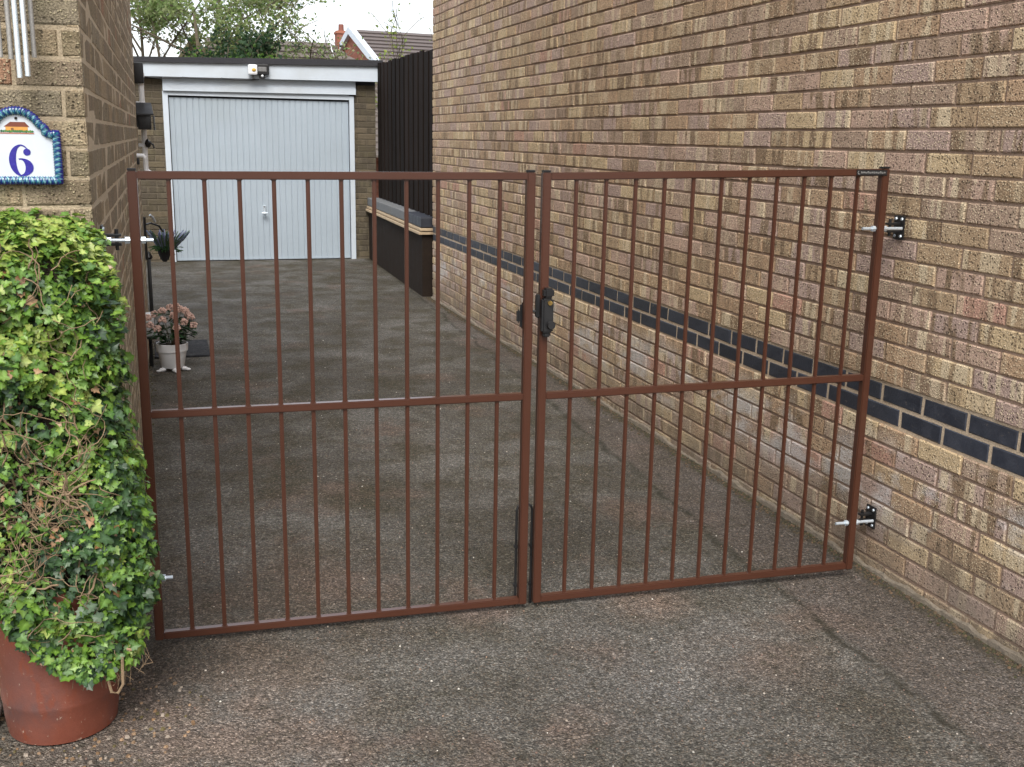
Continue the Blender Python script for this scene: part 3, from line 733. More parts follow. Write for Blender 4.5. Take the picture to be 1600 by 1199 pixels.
# ------------------------------------------------------------------ terracotta pot and ivy
PC = (-2.800, .325)
TP = thing('terracotta_pot', 'large old terracotta pot standing on the tarmac under the ivy', 'pot', (*PC, 0))
b = MB(); b.lathe([(0, .0), (.128, .0), (.138, .006), (.144, .05), (.147, .098), (.149, .104), (.149, .113), (.148, .120), (.151, .25), (.154, .40), (.156, .43), (.146, .43), (.143, .38), (0, .38)], n=48)
o = b.build('pot_body', M['terra'], TP, smooth=True)
b = MB(); b.lathe([(0, .392), (.1435, .386)], n=24); b.build('soil', M['soil'], TP)
ST = thing('stone', 'pale rounded stone on the ground left of the terracotta pot', 'stone', (-2.995, .34, 0))
b = MB(); b.blob((0, 0, .045), .05, 3, .12, sq=(.8, .9, 1.1)); b.build('stone_body', paint('pale_stone', (.42, .42, .38), .8, .2, 30, bumpd=.003, dirt=(.15, .17, .08)), ST, smooth=True)

IV = thing('ivy', 'bushy green ivy mass growing over the terracotta pot at the left of the gates', 'ivy', (-2.85, .33, .38))
def interp(tab, v):
    for (a, x), (c, y) in zip(tab, tab[1:]):
        if v <= c: return x + (y-x)*(v-a)/(c-a) if v > a else x
    return tab[-1][1]
def xr(z): return interp([(.15, -2.64), (.22, -2.60), (.32, -2.578), (.55, -2.572), (.74, -2.578), (.83, -2.612), (.92, -2.622), (1.0, -2.613), (1.15, -2.615), (1.24, -2.632), (1.31, -2.67), (1.36, -2.71)], z)
def zt_(x): return interp([(-3.3, 1.34), (-2.95, 1.33), (-2.8, 1.335), (-2.70, 1.335), (-2.65, 1.29), (-2.60, 1.21), (-2.56, 1.0)], x)
def zb_(x): return interp([(-3.3, .43), (-2.95, .46), (-2.90, .38), (-2.84, .27), (-2.78, .235), (-2.70, .20), (-2.62, .205), (-2.55, .26)], x)
def leafmesh(seed, col):
    rnd = random.Random(seed); b = MB()
    o = [(0, -.02), (.20, -.16), (.44, -.10), (.50, .12), (.36, .30), (.46, .52), (.22, .58), (0, 1.0), (-.22, .58), (-.46, .52), (-.36, .30), (-.50, .12), (-.44, -.10), (-.20, -.16)]
    fold = rnd.uniform(.05, .25); curl = rnd.uniform(-.25, .1); wdt = rnd.uniform(.85, 1.15)
    pts = [(x*wdt*rnd.uniform(.9, 1.1), y*rnd.uniform(.92, 1.06)) for x, y in o]
    h = lambda x, y: abs(x)*fold + curl*(y-.3)**2 + rnd.uniform(-.02, .02)
    vs = [(0, .25, -.02)] + [(x, y-.0, h(x, y)) for x, y in pts]
    m = len(pts)
    b.add(vs, [(0, 1+i, 1+(i+1) % m) for i in range(m)])
    lt = tuple(min(1, c*1.5+.03) for c in col)
    b.c = [lt] + [tuple(c*rnd.uniform(.85, 1.1) for c in col) for _ in pts]
    return b
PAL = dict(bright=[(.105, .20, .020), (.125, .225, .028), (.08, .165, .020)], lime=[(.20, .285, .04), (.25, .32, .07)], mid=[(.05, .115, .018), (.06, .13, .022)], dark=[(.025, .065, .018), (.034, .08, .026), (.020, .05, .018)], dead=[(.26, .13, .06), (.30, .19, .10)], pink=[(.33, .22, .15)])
LIB = {k: [leafmesh(hash((i, j)) % 9999, c) for i, c in enumerate(cs) for j in range(3)] for k, cs in PAL.items()}
LIBM = {}
def nz(p, s, o=0): return noise.noise(Vector(p)*s + Vector((o, o*1.7, o*.3)))
def ivy_point():
    f = R()
    if f < .66: face = 'f'
    elif f < .82: face = 'r'
    else: face = 't'
    z = U(.17, 1.36)
    if face == 'f':
        x = U(-3.25, -2.53); 
        if z > zt_(x) or z < zb_(x) or x > xr(z): return None
        # rounding of the front towards the right edge and the top
        e = max(0, 1-(xr(z)-x)/.09); e2 = max(0, 1-(zt_(x)-z)/.10)
        y = .135 + .07*e*e + .09*e2*e2 + (.03 if z < .36 else 0)*0
        nrm = Vector((.9*e, -1, .9*e2+.15))
        p = Vector((x, y, z))
    elif face == 'r':
        y = U(.15, .5); x = xr(z) - (.05 if y < .2 else 0)*U(0, 1); p = Vector((x, y, z)); nrm = Vector((1, -.35, .25))
        if z > 1.3 or z < .22: return None
    else:
        x = U(-3.25, -2.58); y = U(.16, .5); p = Vector((x, y, zt_(x) - .04*max(0, (.2-y)/.05))); nrm = Vector((.2, -.4, 1))
    k = nz(p, 4.5, 7)*.04 + nz(p, 11)*.045 + nz(p, 26, 5)*.03 + U(-.008, .012)
    nrm.normalize(); return p + nrm*k, nrm, face
cand = []
while len(cand) < 23000:
    q = ivy_point()
    if not q: continue
    p, nrm, face = q
    bare = 0
    if p.x < -2.66 and face == 'f':
        bare = max(0, 1-abs(p.z-.66)/.22)*min(1, (-2.64-p.x)/.12)
        bare = max(bare, .85*max(0, 1-abs(p.z-.91)/.07)*min(1, (-2.68-p.x)/.08))
    if R() < bare*.5 + max(0, nz(p, 8, 9)-.05)*.9: continue
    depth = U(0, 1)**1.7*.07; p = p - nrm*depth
    cand.append((p, nrm, face, depth, bare))
allm = MB(); chosen = []
for p, nrm, face, depth, bare in cand:
    rv = Vector((U(-1, 1), U(-1, 1), U(-1, 1)))
    nn_ = (nrm + rv*.85 + Vector((0, -.1, .5))).normalized()
    tip = Vector((U(-1, 1), U(-.6, .2), U(-1.3, .5))); tip = (tip - nn_*tip.dot(nn_)).normalized()
    s = U(.011, .0222)*(1.15 if depth < .01 else 1)*(1.35 if R() < .08 else 1)
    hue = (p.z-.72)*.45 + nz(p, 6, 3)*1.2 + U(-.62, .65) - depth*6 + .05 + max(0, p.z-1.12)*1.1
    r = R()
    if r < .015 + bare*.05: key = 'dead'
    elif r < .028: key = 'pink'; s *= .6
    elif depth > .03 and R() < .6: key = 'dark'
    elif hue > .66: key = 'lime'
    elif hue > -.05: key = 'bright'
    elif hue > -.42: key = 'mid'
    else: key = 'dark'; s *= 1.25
    if bare > .3: s *= .75
    i = random.randrange(len(LIB[key]))
    zax = nn_; yax = tip; xax = yax.cross(zax)
    mx = Matrix((xax, yax, zax)).transposed().to_4x4() @ Matrix.Scale(s, 4); mx.translation = p
    q = project(p)
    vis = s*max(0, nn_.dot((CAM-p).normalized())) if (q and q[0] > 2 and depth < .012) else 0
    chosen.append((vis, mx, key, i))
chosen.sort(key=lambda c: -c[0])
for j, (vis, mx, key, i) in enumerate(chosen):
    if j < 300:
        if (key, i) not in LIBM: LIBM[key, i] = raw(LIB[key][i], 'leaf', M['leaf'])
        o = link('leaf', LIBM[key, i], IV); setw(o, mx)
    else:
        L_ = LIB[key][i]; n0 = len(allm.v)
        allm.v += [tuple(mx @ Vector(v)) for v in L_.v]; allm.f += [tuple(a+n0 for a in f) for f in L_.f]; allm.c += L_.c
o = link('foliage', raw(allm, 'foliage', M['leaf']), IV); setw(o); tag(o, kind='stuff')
# stems: wandering vines just under and over the leaves
b = MB()
for q in range(400):
    x = U(-3.2, -2.56); z = U(.25, 1.28)
    if q < 230: x = U(-3.1, -2.66); z = random.gauss(.66, .12)
    if z > zt_(x)-.03 or x > xr(z)-.01 or z < zb_(x): continue
    a = U(0, 2*PI); pts = []; r0 = U(.0009, .0021) if q % 11 else U(.0026, .004)
    y = .14+U(-.022, .03)
    for k in range(random.randint(5, 14)):
        e = max(0, 1-(xr(z)-x)/.09)
        pts.append((x, y + .07*e*e + nz((x, y, z), 9)*-.05, z)); a += U(-.7, .7); x += math.cos(a)*.017; z += math.sin(a)*.017; y += U(-.006, .006)
        if x > xr(z) or z > zt_(x) or z < zb_(x)-.01: break
    if len(pts) > 2: b.tube(pts, [r0*(1-.5*i/len(pts)) for i in range(len(pts))], 4)
# bare hanging loop and strands below the leaves
b.tube([(-2.66, .15, .24), (-2.665, .135, .19), (-2.66, .13, .165), (-2.645, .13, .16), (-2.632, .135, .18), (-2.63, .15, .25)], .004, 6)
for q in range(26):
    x = U(-2.75, -2.57); z = zb_(x)+.02; y = U(.13, .17)
    b.tube([(x, y, z), (x+U(-.01, .02), y, z-U(.015, .03)), (x+U(-.015, .03), y+U(-.01, .01), z-U(.03, .06))], .0009, 3)
o = b.build('stems', M['stem'], IV); setw(o); tag(o, kind='stuff')
# inner mass of twigs as a solid core, shade put into its dark colour
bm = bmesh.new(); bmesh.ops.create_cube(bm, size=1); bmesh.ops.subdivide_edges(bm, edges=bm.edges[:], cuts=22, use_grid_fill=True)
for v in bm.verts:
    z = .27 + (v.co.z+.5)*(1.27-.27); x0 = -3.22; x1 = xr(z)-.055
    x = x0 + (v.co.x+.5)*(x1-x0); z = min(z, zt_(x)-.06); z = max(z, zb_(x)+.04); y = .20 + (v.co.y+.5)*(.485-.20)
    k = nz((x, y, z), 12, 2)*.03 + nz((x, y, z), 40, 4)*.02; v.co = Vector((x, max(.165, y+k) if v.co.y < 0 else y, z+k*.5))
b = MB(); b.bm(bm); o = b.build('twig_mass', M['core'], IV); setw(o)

# ------------------------------------------------------------------ white flower pot with pink flowering shrub
FP = thing('flower_pot', 'white plastic flower pot on pale pot feet behind the left gate leaf', 'flower pot', (-2.487, 4.86, 0))
b = MB(); b.lathe([(0, .022), (.070, .022), (.074, .026), (.094, .135), (.102, .137), (.105, .186), (.101, .190), (.096, .186), (.094, .165), (0, .165)], n=36); b.build('pot_body', M['whitepl'], FP, smooth=True)
b = MB(); b.lathe([(0, .172), (.0945, .168)], n=20); b.build('soil', M['soil'], FP)
for a in (-150, -75, -20, 100):
    b = MB(); ca, sa = math.cos(math.radians(a)), math.sin(math.radians(a)); b.blob((ca*.078, sa*.078, .014), .017, 2, .15, sq=(1.5, 1.2, .85)); b.blob((ca*.105, sa*.105, .009), .011, 2, .1, sq=(1.5, 1.3, .8)); b.build('pot_foot', M['whitepl'], FP, smooth=True)
SH = thing('flowering_shrub', 'small evergreen shrub with dusty pink flower heads in the white pot', 'plant', (-2.487, 4.86, .17))
def oval(b, p, d, n_, ln, wd, col):
    d = d.normalized(); s = d.cross(n_).normalized(); u_ = s.cross(d)
    q = [p, p+d*ln*.35+s*wd+u_*.004, p+d*ln*.75+s*wd*.7, p+d*ln-u_*.01, p+d*ln*.75-s*wd*.7, p+d*ln*.35-s*wd+u_*.004, p+d*ln*.5-u_*.004]
    n0 = len(b.v); b.v += [tuple(x) for x in q]; b.c += [tuple(c*U(.8, 1.2) for c in col) for _ in q]
    b.f += [(n0+6, n0+i, n0+(i+1) % 6) for i in range(6)]
heads = [(-.13, -.06, .15), (-.10, .02, .21), (-.05, -.05, .24), (0, .03, .25), (.045, -.04, .265), (.10, -.02, .235), (.02, -.10, .215), (.085, -.1, .17), (.13, -.03, .19), (.145, -.09, .145), (.035, -.13, .14), (-.085, -.11, .135), (-.145, .0, .19), (.07, .06, .23), (-.05, -.1, .19), (.115, .05, .19)]
b = MB()
for hx, hy, hz_ in heads: b.tube([(hx*.15, hy*.15, -.005), (hx*.5, hy*.5, hz_*.5), (hx, hy, hz_-.012)], [.003, .0022, .0018], 5)
b.build('stems', M['bark'], SH)
b = MB()
for q in range(190):
    hx, hy, hz_ = random.choice(heads); t = U(.35, 1); p = Vector((hx*t+U(-.02, .02), hy*t+U(-.02, .02), hz_*t-.02+U(-.015, .01)))
    d = Vector((hx+U(-.12, .12), hy+U(-.12, .12), U(-.06, .08))); oval(b, p, d, Vector((0, 0, 1)), U(.04, .065), U(.009, .014), random.choice([(.025, .07, .025), (.04, .10, .03), (.018, .045, .02), (.05, .09, .04)]))
o = link('leaves', raw(b, 'leaves', M['leaf']), SH); tag(o, kind='stuff')
for hx, hy, hz_ in heads:
    b = MB()
    for q in range(38):
        a = U(0, 2*PI); e = math.asin(U(-.6, 1)); d = Vector((math.cos(a)*math.cos(e), math.sin(a)*math.cos(e), math.sin(e)))
        k = U(.75, 1.2); b.blob(d*.022*U(.85, 1.1), .0072, 0 or 1, .1, (.62*k, .42*k, .35*k))
    o = b.build('flower_head', M['tint'], SH); o.location = (hx, hy, hz_)
DM = thing('doormat', 'dark speckled doormat lying on the drive behind the white pot', 'doormat', (-2.42, 5.58, 0))
b = MB(); b.box((-.19, -.31, .0), (.19, .31, .014), bev=.005)
b.build('mat_body', paint('charcoal_mat', (.022, .024, .03), .9, .8, 60, bumpd=.01, dirt=(.12, .125, .13)), DM)
PS = thing('boot_stand', 'thin black post stand beside the white pot against the house wall', 'stand', (-2.615, 5.0, 0))
b = MB(); b.tube([(-.01, 0, 0), (-.01, 0, .2)], .013, 10); b.build('post', M['black_m'], PS)
b = MB(); b.box((-.03, -.05, .2), (.025, .06, .215), bev=.003); b.build('tray', M['black_m'], PS)
WB = thing('white_box', 'small white plastic box on the black stand, half hidden by the pink shrub', 'box', (-2.618, 5.0, .216))
b = MB(); b.box((-.028, -.035, 0), (.022, .05, .13), bev=.008); b.build('box_body', M['whitepl'], WB)
b = MB(); b.box((-.03, -.037, .13), (.024, .052, .155), bev=.008); b.build('lid', M['whitepl'], WB)

# ------------------------------------------------------------------ things on the far end of the left house
DP = thing('downpipe', 'white plastic pipe running down the far corner of the left house wall', 'pipe', (-2.605, 5.96, 1.3))
def part(b, nm, mat, root, smooth=True):
    o = b.build(nm, mat, root, smooth=smooth); setw(o); return o
b = MB(); b.tube([(-2.606, 5.97, .56+H), (-2.606, 5.97, 1.24+H)], .019, 12); part(b, 'pipe', M['whitepl'], DP)
b = MB(); b.tube([(-2.606, 5.97, 1.235+H), (-2.606, 5.97, 1.265+H)], .026, 12); part(b, 'collar', M['whitepl'], DP)
b = MB(); b.tube([(-2.606, 5.97, .60+H), (-2.606, 5.965, .565+H), (-2.57, 5.95, .545+H), (-2.54, 5.94, .54+H)], .021, 10); part(b, 'elbow', M['whitepl'], DP)
for zz in (1.05+H, .75+H):
    b = MB(); b.box((-2.652, 5.95, zz-.012), (-2.585, 5.995, zz+.012), bev=.004); part(b, 'pipe_clip', M['whitepl'], DP)
BX = thing('junction_box', 'small black box high on the far end of the left house wall', 'box', (-2.63, 5.97, 1.9))
b = MB(); b.box((-2.652, 5.93, 1.19+H), (-2.585, 6.01, 1.335+H), bev=.008); part(b, 'box_body', M['black'], BX)
b = MB(); b.tube([(-2.60, 5.98, 1.2+H), (-2.60, 5.98, 1.262+H)], .006, 8); part(b, 'cable', M['whitepl'], BX)
WL = thing('wall_lamp', 'black wall lantern with a sloping hood on the left house above the gate', 'lamp', (-2.6, 5.9, 1.65))
b = MB(); v = [(-2.66, 5.80, .975+H), (-2.53, 5.80, .975+H), (-2.655, 5.93, 1.055+H), (-2.545, 5.93, 1.055+H)]
v += [(x, y, z-.012) for x, y, z in v]; b.add(v, [(0, 1, 3, 2), (4, 6, 7, 5), (0, 4, 5, 1), (2, 3, 7, 6), (0, 2, 6, 4), (1, 5, 7, 3)]); part(b, 'hood', M['black'], WL, False)
b = MB(); b.box((-2.64, 5.825, .862+H), (-2.55, 5.925, .975+H), bev=.006); part(b, 'lamp_body', M['black'], WL)
b = MB(); b.box((-2.536, 5.84, .86+H), (-2.524, 5.91, .96+H), bev=.003); part(b, 'glass', paint('smoked_glass', (.06, .065, .07), .1, .1, 20), WL)
b = MB(); b.box((-2.652, 5.85, .88+H), (-2.636, 5.91, 1.0+H)); part(b, 'wall_plate', M['black'], WL)
TB = thing('tap_bracket', 'white bracket with a dark fixing on the left wall just above the gate post', 'bracket', (-2.64, 5.3, 1.4))
b = MB(); b.tube([(-2.652, 5.25, .688+H), (-2.608, 5.25, .688+H), (-2.596, 5.25, .672+H)], .016, 10); part(b, 'arm', M['whitepl'], TB)
b = MB(); b.box((-2.652, 5.235, .63+H), (-2.632, 5.265, .672+H), bev=.003); part(b, 'fixing', M['black'], TB)
VA = thing('outdoor_tap', 'small black valve on the white pipe of the left house', 'valve', (-2.59, 5.95, 1.5))
b = MB(); b.blob((-2.582, 5.93, .765+H), .026, 2, .2, sq=(.8, .8, 1.2)); part(b, 'valve_body', M['black'], VA)
b = MB(); b.tube([(-2.575, 5.92, .775+H), (-2.545, 5.90, .755+H), (-2.54, 5.9, .73+H)], .007, 8); part(b, 'lever', M['black'], VA)
# hanging basket of lavender on a black bracket, black iron trellis below
HB = thing('hanging_basket', 'black hanging basket on a scrolled bracket at the end of the left house', 'basket', (-2.5, 6.2, .9))
b = MB(); b.tube([(-2.645, 6.03, .16+H), (-2.60, 6.1, .17+H), (-2.54, 6.2, .14+H), (-2.51, 6.22, .09+H)], .007, 8); b.tube([(-2.64, 6.03, .22+H), (-2.64, 6.03, -.1+H)], .010, 8)
for k in range(0): b.tube([(-2.6+.0*k, 6.06, .18+H+.05*k), (-2.57, 6.08, .20+H+.05*k), (-2.55, 6.1, .17+H+.05*k), (-2.56, 6.1, .14+H+.05*k)], .006, 6)
part(b, 'bracket', M['black_m'], HB)
b = MB(); b.tube([(-2.6, 6.05, .235+H), (-2.58, 6.06, .22+H), (-2.565, 6.08, .18+H)], .009, 8); part(b, 'hook', M['zinc'], HB)
b = MB(); b.lathe([(.012, -.13), (.03, -.11), (.046, -.07), (.056, -.03), (.059, -.02), (.052, -.025), (0, -.03)], (-2.51, 6.22, -.01+H), 20); part(b, 'basket_body', paint('dark_basket', (.03, .03, .035), .9, .5, 60, bumpd=.01), HB)
LV = thing('lavender', 'blue grey lavender growing out of the black hanging basket', 'plant', (-2.5, 6.22, .7))
b = MB(); c = Vector((-2.49, 6.22, -.04+H))
for q in range(150):
    a = U(0, 2*PI); l = U(.11, .20); d = Vector((math.cos(a)*.65+.12, math.sin(a)*.65, 1.0)).normalized(); e = c + Vector((math.cos(a)*.06, math.sin(a)*.06, 0)); col = random.choice([(.34, .38, .55), (.40, .43, .60), (.26, .34, .40), (.18, .28, .16), (.15, .25, .12)])
    b.tube([e, e+d*l*.6, e+d*l+Vector((0, 0, -.02))], [.002, .009, .004], 4, col)
o = link('flower_spikes', raw(b, 'spikes', M['tleaf']), LV); setw(o); tag(o, kind='stuff')
b = MB()
for q in range(80):
    a = U(0, 2*PI); p = c + Vector((math.cos(a)*U(.02, .09), math.sin(a)*.07, U(-.02, .03))); oval(b, p, Vector((math.cos(a), math.sin(a), U(-.4, .3))), Vector((0, 0, 1)), U(.03, .06), .008, (.06, .14, .05))
o = link('leaves', raw(b, 'leaves', M['tleaf']), LV); setw(o); tag(o, kind='stuff')
TR = thing('black_post', 'slim black post standing at the end of the left house wall below the hanging basket', 'post', (-2.62, 6.06, 0))
b = MB(); b.box((-2.64, 6.04, 0), (-2.612, 6.09, .62), bev=.004); part(b, 'shaft', M['black_m'], TR)
b = MB(); b.lathe([(.022, 0), (.03, .015), (.012, .05), (0, .06)], (-2.626, 6.065, .62), 12); part(b, 'finial', M['black_m'], TR)

# ------------------------------------------------------------------ houses beyond the garage
def tile_mat(name, c1, c2, moss):
    t = NT(name); P = pos(t); n1 = t.noise(P, 1.3, 5, .65); n2 = t.noise(P, 14, 3)
    c = t.mix(n1, c1, c2); c = t.mix(t.ramp(n2, [(.55, 0.), (.75, .6)]), c, moss); return t.fin(c, .85, t.bump(n2, .02))
M['rtile'] = tile_mat('weathered_brown_roof_tile', (.085, .072, .065), (.13, .108, .095), (.16, .15, .09))
M['rtile2'] = tile_mat('grey_brown_roof_tile', (.085, .068, .064), (.115, .094, .088), (.13, .11, .09))
M['redbrick'] = brick_mat('far_red_brick', 'Y', .0, [(0, (.27, .10, .065)), (.5, (.31, .125, .08)), (.8, (.24, .09, .065))], (.16, .07, .05), (.38, .2, .14), .4, .3)
M['mossgable'] = paint('mossy_gable_boarding', (.15, .135, .07), .9, .25, 4, bumpd=.01, dirt=(.10, .12, .04))
def courses(b, A, along, slope, L, S, step, th=.05):
    """tile courses: overlapping strips stepping down the slope"""
    al = along.normalized(); sl = slope.normalized(); nn_ = al.cross(sl); nn_ = nn_ if nn_.z > 0 else -nn_
    k = int(S/step)
    for i in range(k):
        p0 = A + sl*i*step; p1 = A + sl*(i+1)*step*1.0 + sl*.02
        u0 = p0; u1 = p0 + al*L; w0 = p1 + nn_*th; w1 = w0 + al*L
        b.add([u0, u1, w1, w0, p1, p1+al*L], [(0, 1, 2, 3), (3, 2, 5, 4)])
# house with the long brown roof behind the trees
HL = thing('house', 'house with a long mossy brown tiled roof and a gable, behind the trees', 'house', (0, 27, 0))
A = Vector((-1.4, 27.0, 3.95)); 
b = MB(); courses(b, A, Vector((1, .02, 0)), Vector((0, -1.9, -1.25)), 3.2, 5.2, .28); part(b, 'roof', M['rtile'], HL, False)
b = MB(); courses(b, A + Vector((3.2, .06, 0)), Vector((0, 1, 0)), Vector((1.25, 0, -1.05)), .02, 5, .28)
v = [A+Vector((3.2, .06, 0)), A+Vector((3.2, -4.35, -2.86)), A+Vector((6.6, -4.35, -2.9)), A+Vector((6.6, .06, -2.86))]
b = MB(); b.add([tuple(v[0]), tuple(v[1]), tuple(v[2])], [(0, 1, 2)]); b.add([tuple(v[0]), tuple(v[2]), tuple(v[3])], [(0, 1, 2)])
HLh = MB()
k = 18
for i in range(k):                     # hip slope built of stepping courses
    t0, t1 = i/k, (i+1)/k
    def pp(t, lift): q0 = v[0].lerp(v[1], t) + Vector((.03, 0, lift)); q1 = v[0].lerp(v[2], t) + Vector((0, 0, lift)); return q0, q1
    a0, a1 = pp(t0, 0); c0, c1 = pp(t1, .05); d0, d1 = pp(t1, 0)
    HLh.add([a0, a1, c1, c0, d1, d0], [(0, 1, 2, 3), (3, 2, 4, 5)])
part(HLh, 'hip_roof', M['rtile'], HL, False)
b = MB(); b.box((-2.6, 24, 0), (4.8, 30, 1.6)); part(b, 'wall', M['redbrick'], HL, False)
G = [(-3.4, 24, 1.2), (-1.72, 24, 3.68), (-.1, 24, 1.2)]
b = MB(); b.add([G[0], G[1], G[2]], [(0, 1, 2)]); part(b, 'gable', M['mossgable'], HL, False)
b = MB()
for s_, e_ in ((G[0], G[1]), (G[1], G[2])):
    q = [Vector(s_), Vector(e_)]; b.add([q[0]+Vector((0, -.1, .0)), q[1]+Vector((0, -.1, .0)), q[1]+Vector((0, 3, .0)), q[0]+Vector((0, 3, .0)), q[0]+Vector((0, -.1, .12)), q[1]+Vector((0, -.1, .12)), q[1]+Vector((0, 3, .12)), q[0]+Vector((0, 3, .12))], [(4, 5, 6, 7), (0, 1, 5, 4), (0, 3, 2, 1), (1, 2, 6, 5), (0, 4, 7, 3)])
part(b, 'gable_roof', M['mossgable'], HL, False)
# red brick gabled house on the right
HR = thing('house', 'red brick gabled house with white bargeboard, chimney and grey tiled roof', 'house', (4, 35, 0))
A = Vector((3.69, 35, 5.04)); rd = Vector((1, .13, 0)).normalized(); fs_ = Vector((.42, -2.2, -1.12)); bs_ = Vector((-.30, 2.2, -1.0))
b = MB(); courses(b, A + Vector((-.05, -.05, .02)), rd, fs_, 9, 6.5, .30); part(b, 'roof', M['rtile2'], HR, False)
b = MB(); courses(b, A, rd, bs_, 9, 5, .30); part(b, 'rear_roof', M['rtile2'], HR, False)
f2 = A + fs_*2.4; k2 = A + bs_*2.4
b = MB(); b.add([A - Vector((0, 0, .1)), f2 - Vector((0, 0, .1)), Vector((f2.x, f2.y, 0)), Vector((k2.x, k2.y, 0)), k2 - Vector((0, 0, .1))], [(0, 1, 2, 3, 4)])
b.add([f2, f2+rd*9, (f2.x+rd.x*9, f2.y+rd.y*9, 0), (f2.x, f2.y, 0)], [(0, 1, 2, 3)]); part(b, 'wall', M['redbrick'], HR, False)
for sl_ in (fs_, bs_):
    b = MB(); o_ = -rd*.12; q0 = A + o_; q1 = A + sl_*2.4 + o_
    b.add([q0+Vector((0, 0, .11)), q1+Vector((0, 0, .11)), q1-Vector((0, 0, .13)), q0-Vector((0, 0, .13)), q0+Vector((0, 0, .11))+rd*.2, q1+Vector((0, 0, .11))+rd*.2, q1-Vector((0, 0, .13))+rd*.2, q0-Vector((0, 0, .13))+rd*.2], [(0, 1, 2, 3), (4, 7, 6, 5), (0, 4, 5, 1), (3, 2, 6, 7), (0, 3, 7, 4), (1, 5, 6, 2)]); part(b, 'bargeboard', M['white'], HR, False)
b = MB(); b.box((3.35, 36.0, 4.2), (3.72, 36.5, 5.1)); b.box((3.32, 35.97, 5.0), (3.75, 36.53, 5.07)); part(b, 'chimney', M['redbrick'], HR, False)
b = MB(); b.lathe([(.10, 0), (.09, .22), (.07, .22)], (3.53, 36.2, 5.1), 12); part(b, 'chimney_pot', M['terra'], HR)

# ------------------------------------------------------------------ trees
def tree(name, label, cat, base, hgt, r0, spread, levels, leafn, leafs, cols, seed, lean=(0, 0), group='trees beyond the garage', droop=0, first=.35):
    rnd = random.Random(seed); T = thing(name, label, cat, base, 0, group); wood_ = MB(); tips = []
    def grow(p, d, L, r, lev):
        n = 5; pts = [p]; q = p.copy(); dd = d.copy()
        for i in range(n):
            dd = (dd + Vector((rnd.uniform(-1, 1), rnd.uniform(-1, 1), rnd.uniform(-.5, .6)))*.16*(1 if lev else .4)).normalized(); q = q + dd*L/n; pts.append(q.copy())
        wood_.tube(pts, [max(.006, r*(1-.45*i/n)) for i in range(n+1)], 6 if lev < 2 else 4, cap=False)
        if lev >= levels-1: tips.extend(pts[1:])
        if lev < levels:
            m_ = rnd.randint(3, 4) if lev else rnd.randint(5, 6)
            for j in range(m_):
                t = rnd.uniform(first if lev == 0 else .3, 1); k = min(n-1, int(t*n)); bp = pts[k].lerp(pts[k+1], t*n-k)
                az = rnd.uniform(0, 2*PI); side_ = Vector((math.cos(az), math.sin(az), rnd.uniform(-.1, .7)-droop)); nd = (dd*.55 + side_*spread).normalized()
                grow(bp, nd, L*rnd.uniform(.5, .72), r*.42, lev+1)
    grow(Vector((0, 0, 0)), Vector((lean[0], lean[1], 1)).normalized(), hgt*.55, r0, 0)
    wood_.build('trunk', M['bark'], T)
    b = MB()
    for q in range(leafn):
        p = rnd.choice(tips) + Vector((rnd.gauss(0, 1), rnd.gauss(0, 1), rnd.gauss(0, 1)))*.10
        s = leafs*rnd.uniform(.6, 1.4); a = Vector((rnd.uniform(-1, 1), rnd.uniform(-1, 1), rnd.uniform(-1, .6))).normalized(); c_ = a.orthogonal().normalized(); c_.rotate(Matrix.Rotation(rnd.uniform(0, 6.28), 3, a)); e = a.cross(c_)*.2
        n0 = len(b.v); b.v += [tuple(p), tuple(p+a*s*.5+c_*s*.35+e*s), tuple(p+a*s), tuple(p+a*s*.5-c_*s*.35+e*s)]; b.f += [(n0, n0+1, n0+2), (n0, n0+2, n0+3)]
        k = rnd.uniform(.75, 1.25); cc = rnd.choice(cols); b.c += [tuple(x*k for x in cc)]*4
    o = link('crown', raw(b, 'crown', M['tleaf']), T); tag(o, kind='stuff') if leafn > 300 else None
    return T
LG = [(.20, .28, .085), (.24, .30, .11), (.16, .235, .075), (.28, .32, .15)]
DG = [(.03, .07, .025), (.045, .09, .03), (.02, .05, .02)]
tree('tree', 'broad spring tree with fresh pale green leaves above the middle of the garage roof', 'tree', (-1.55, 20.0, 0), 7.0, .055, .95, 4, 6800, .085, LG, 3, first=.46)
tree('tree', 'nearly bare slender tree at the left edge of the garage roof, sky showing through', 'tree', (-2.75, 21.5, 0), 8.0, .05, .55, 4, 6500, .07, LG + [(.16, .12, .07)], 11, first=.3)
tree('tree', 'second bare twiggy tree beside the left house wall', 'tree', (-2.25, 23.5, 0), 8.0, .05, .5, 4, 4500, .07, [(.15, .16, .07), (.16, .12, .07)], 18, first=.3)
tree('tree', 'small loose tree with thin spreading twigs right of the garage floodlight', 'tree', (.05, 19.5, 0), 4.5, .045, 1.0, 4, 1300, .07, LG + DG[:1], 23, lean=(.08, 0), first=.45)
tree('shrub', 'dark evergreen shrub showing above the garage roof behind the floodlight', 'shrub', (-.72, 18.3, 0), 3.4, .07, .45, 4, 4200, .09, DG, 31, group='shrubs above the garage roof', first=.5)
tree('shrub', 'bright green low shrub just above the garage roof beside the dark evergreen', 'shrub', (-.95, 17.8, 0), 2.9, .05, .9, 4, 2000, .09, [(.10, .20, .03), (.13, .24, .05)], 41, group='shrubs above the garage roof', first=.5)
tree('shrub', 'thin yellow green sapling in front of the red brick gable beside the fence', 'shrub', (2.0, 20.5, 0), 4.4, .03, .6, 3, 500, .07, [(.25, .30, .06), (.18, .24, .06)], 51, group='shrubs above the garage roof', first=.5)

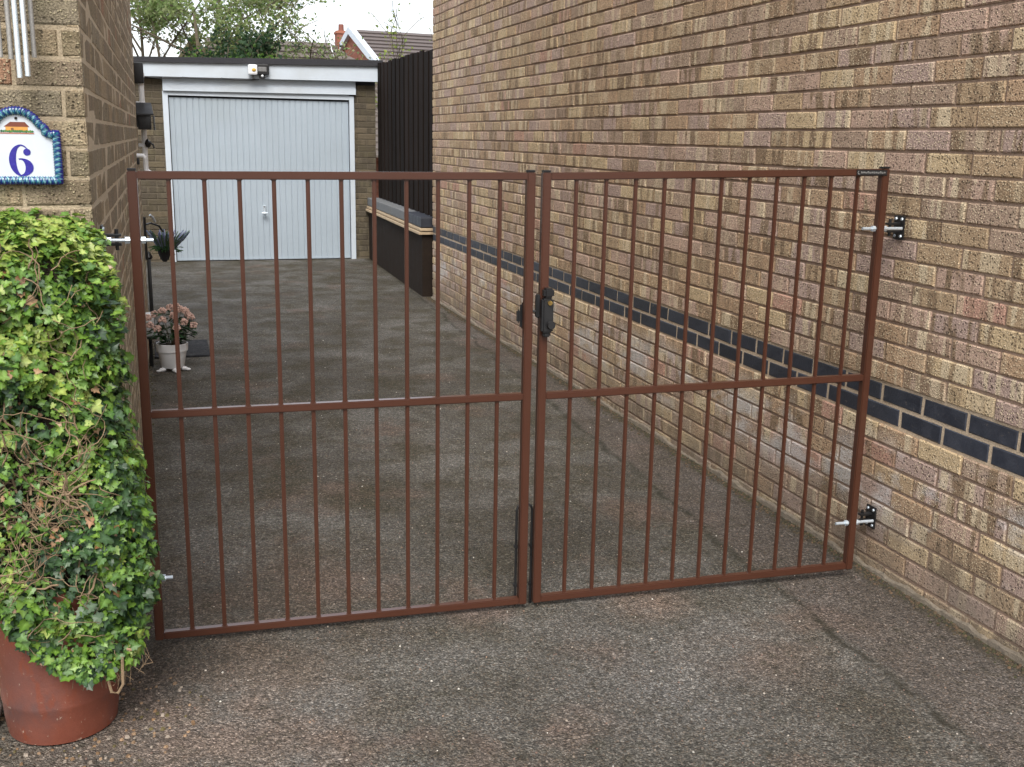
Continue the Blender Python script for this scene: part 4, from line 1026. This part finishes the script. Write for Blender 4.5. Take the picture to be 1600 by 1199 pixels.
# ------------------------------------------------------------------ loose grit and debris
def scatter(name, label, pts, mat, cols, rr):
    b = MB()
    for x, y in pts:
        r = U(*rr); k = U(.7, 1.2); col = tuple(c*k for c in random.choice(cols)); a = U(0, PI)
        v = [(x+r*math.cos(a+t*2*PI/5)*U(.7, 1.2), y+r*math.sin(a+t*2*PI/5)*U(.7, 1.2), -.001) for t in range(5)]
        v += [(x+(q[0]-x)*.7, y+(q[1]-y)*.7, r*U(.45, .8)) for q in v[:5]]; n0 = len(b.v); b.v += v; b.c += [col]*10
        b.f += [tuple(n0+5+t for t in range(5))] + [(n0+t, n0+(t+1) % 5, n0+5+(t+1) % 5, n0+5+t) for t in range(5)]
    o = link(name, raw(b, name, mat)); return tag(o, label, None, None, 'stuff')
pts = [(U(-3.0, -.02), U(-.7, 6.5)) for _ in range(700)]
scatter('grit', 'pale chips of grit scattered over the tarmac', pts, M['tint'], [(.55, .52, .46), (.38, .32, .26), (.45, .40, .34), (.30, .20, .14)], (.0018, .0042))
pts = [(U(-3.0, -.02), -.7 + 5*R()**1.6) for _ in range(4500)]
scatter('grit', 'fine brown and grey grit on the worn tarmac surface', pts, M['tint'], [(.14, .12, .10), (.10, .085, .07), (.20, .16, .13), (.06, .055, .05), (.17, .11, .085)], (.0018, .0040))
pts = [(-.012-abs(random.gauss(0, .024)), U(-.9, 7.8)) for _ in range(5200)]
scatter('debris', 'line of moss and leaf litter along the foot of the right wall', pts, M['tint'], [(.05, .048, .02), (.075, .055, .03), (.04, .034, .022), (.11, .07, .04)], (.0025, .0075))
pts = [(LX+.004+abs(random.gauss(0, .02)), U(.6, 6.0)) for _ in range(1200)]
scatter('debris', 'line of moss and grit along the foot of the left wall', pts, M['tint'], [(.06, .055, .02), (.08, .06, .035), (.14, .13, .11)], (.003, .009))
pts = [(PC[0] + math.cos(a)*r, PC[1] + math.sin(a)*r) for a, r in ((U(0, 2*PI), U(.15, .36)) for _ in range(260))]
scatter('debris', 'dry leaf bits and grit around the terracotta pot', [p for p in pts if p[1] < .49], M['tint'], [(.20, .12, .06), (.26, .17, .10), (.10, .08, .03), (.3, .25, .2)], (.003, .008))
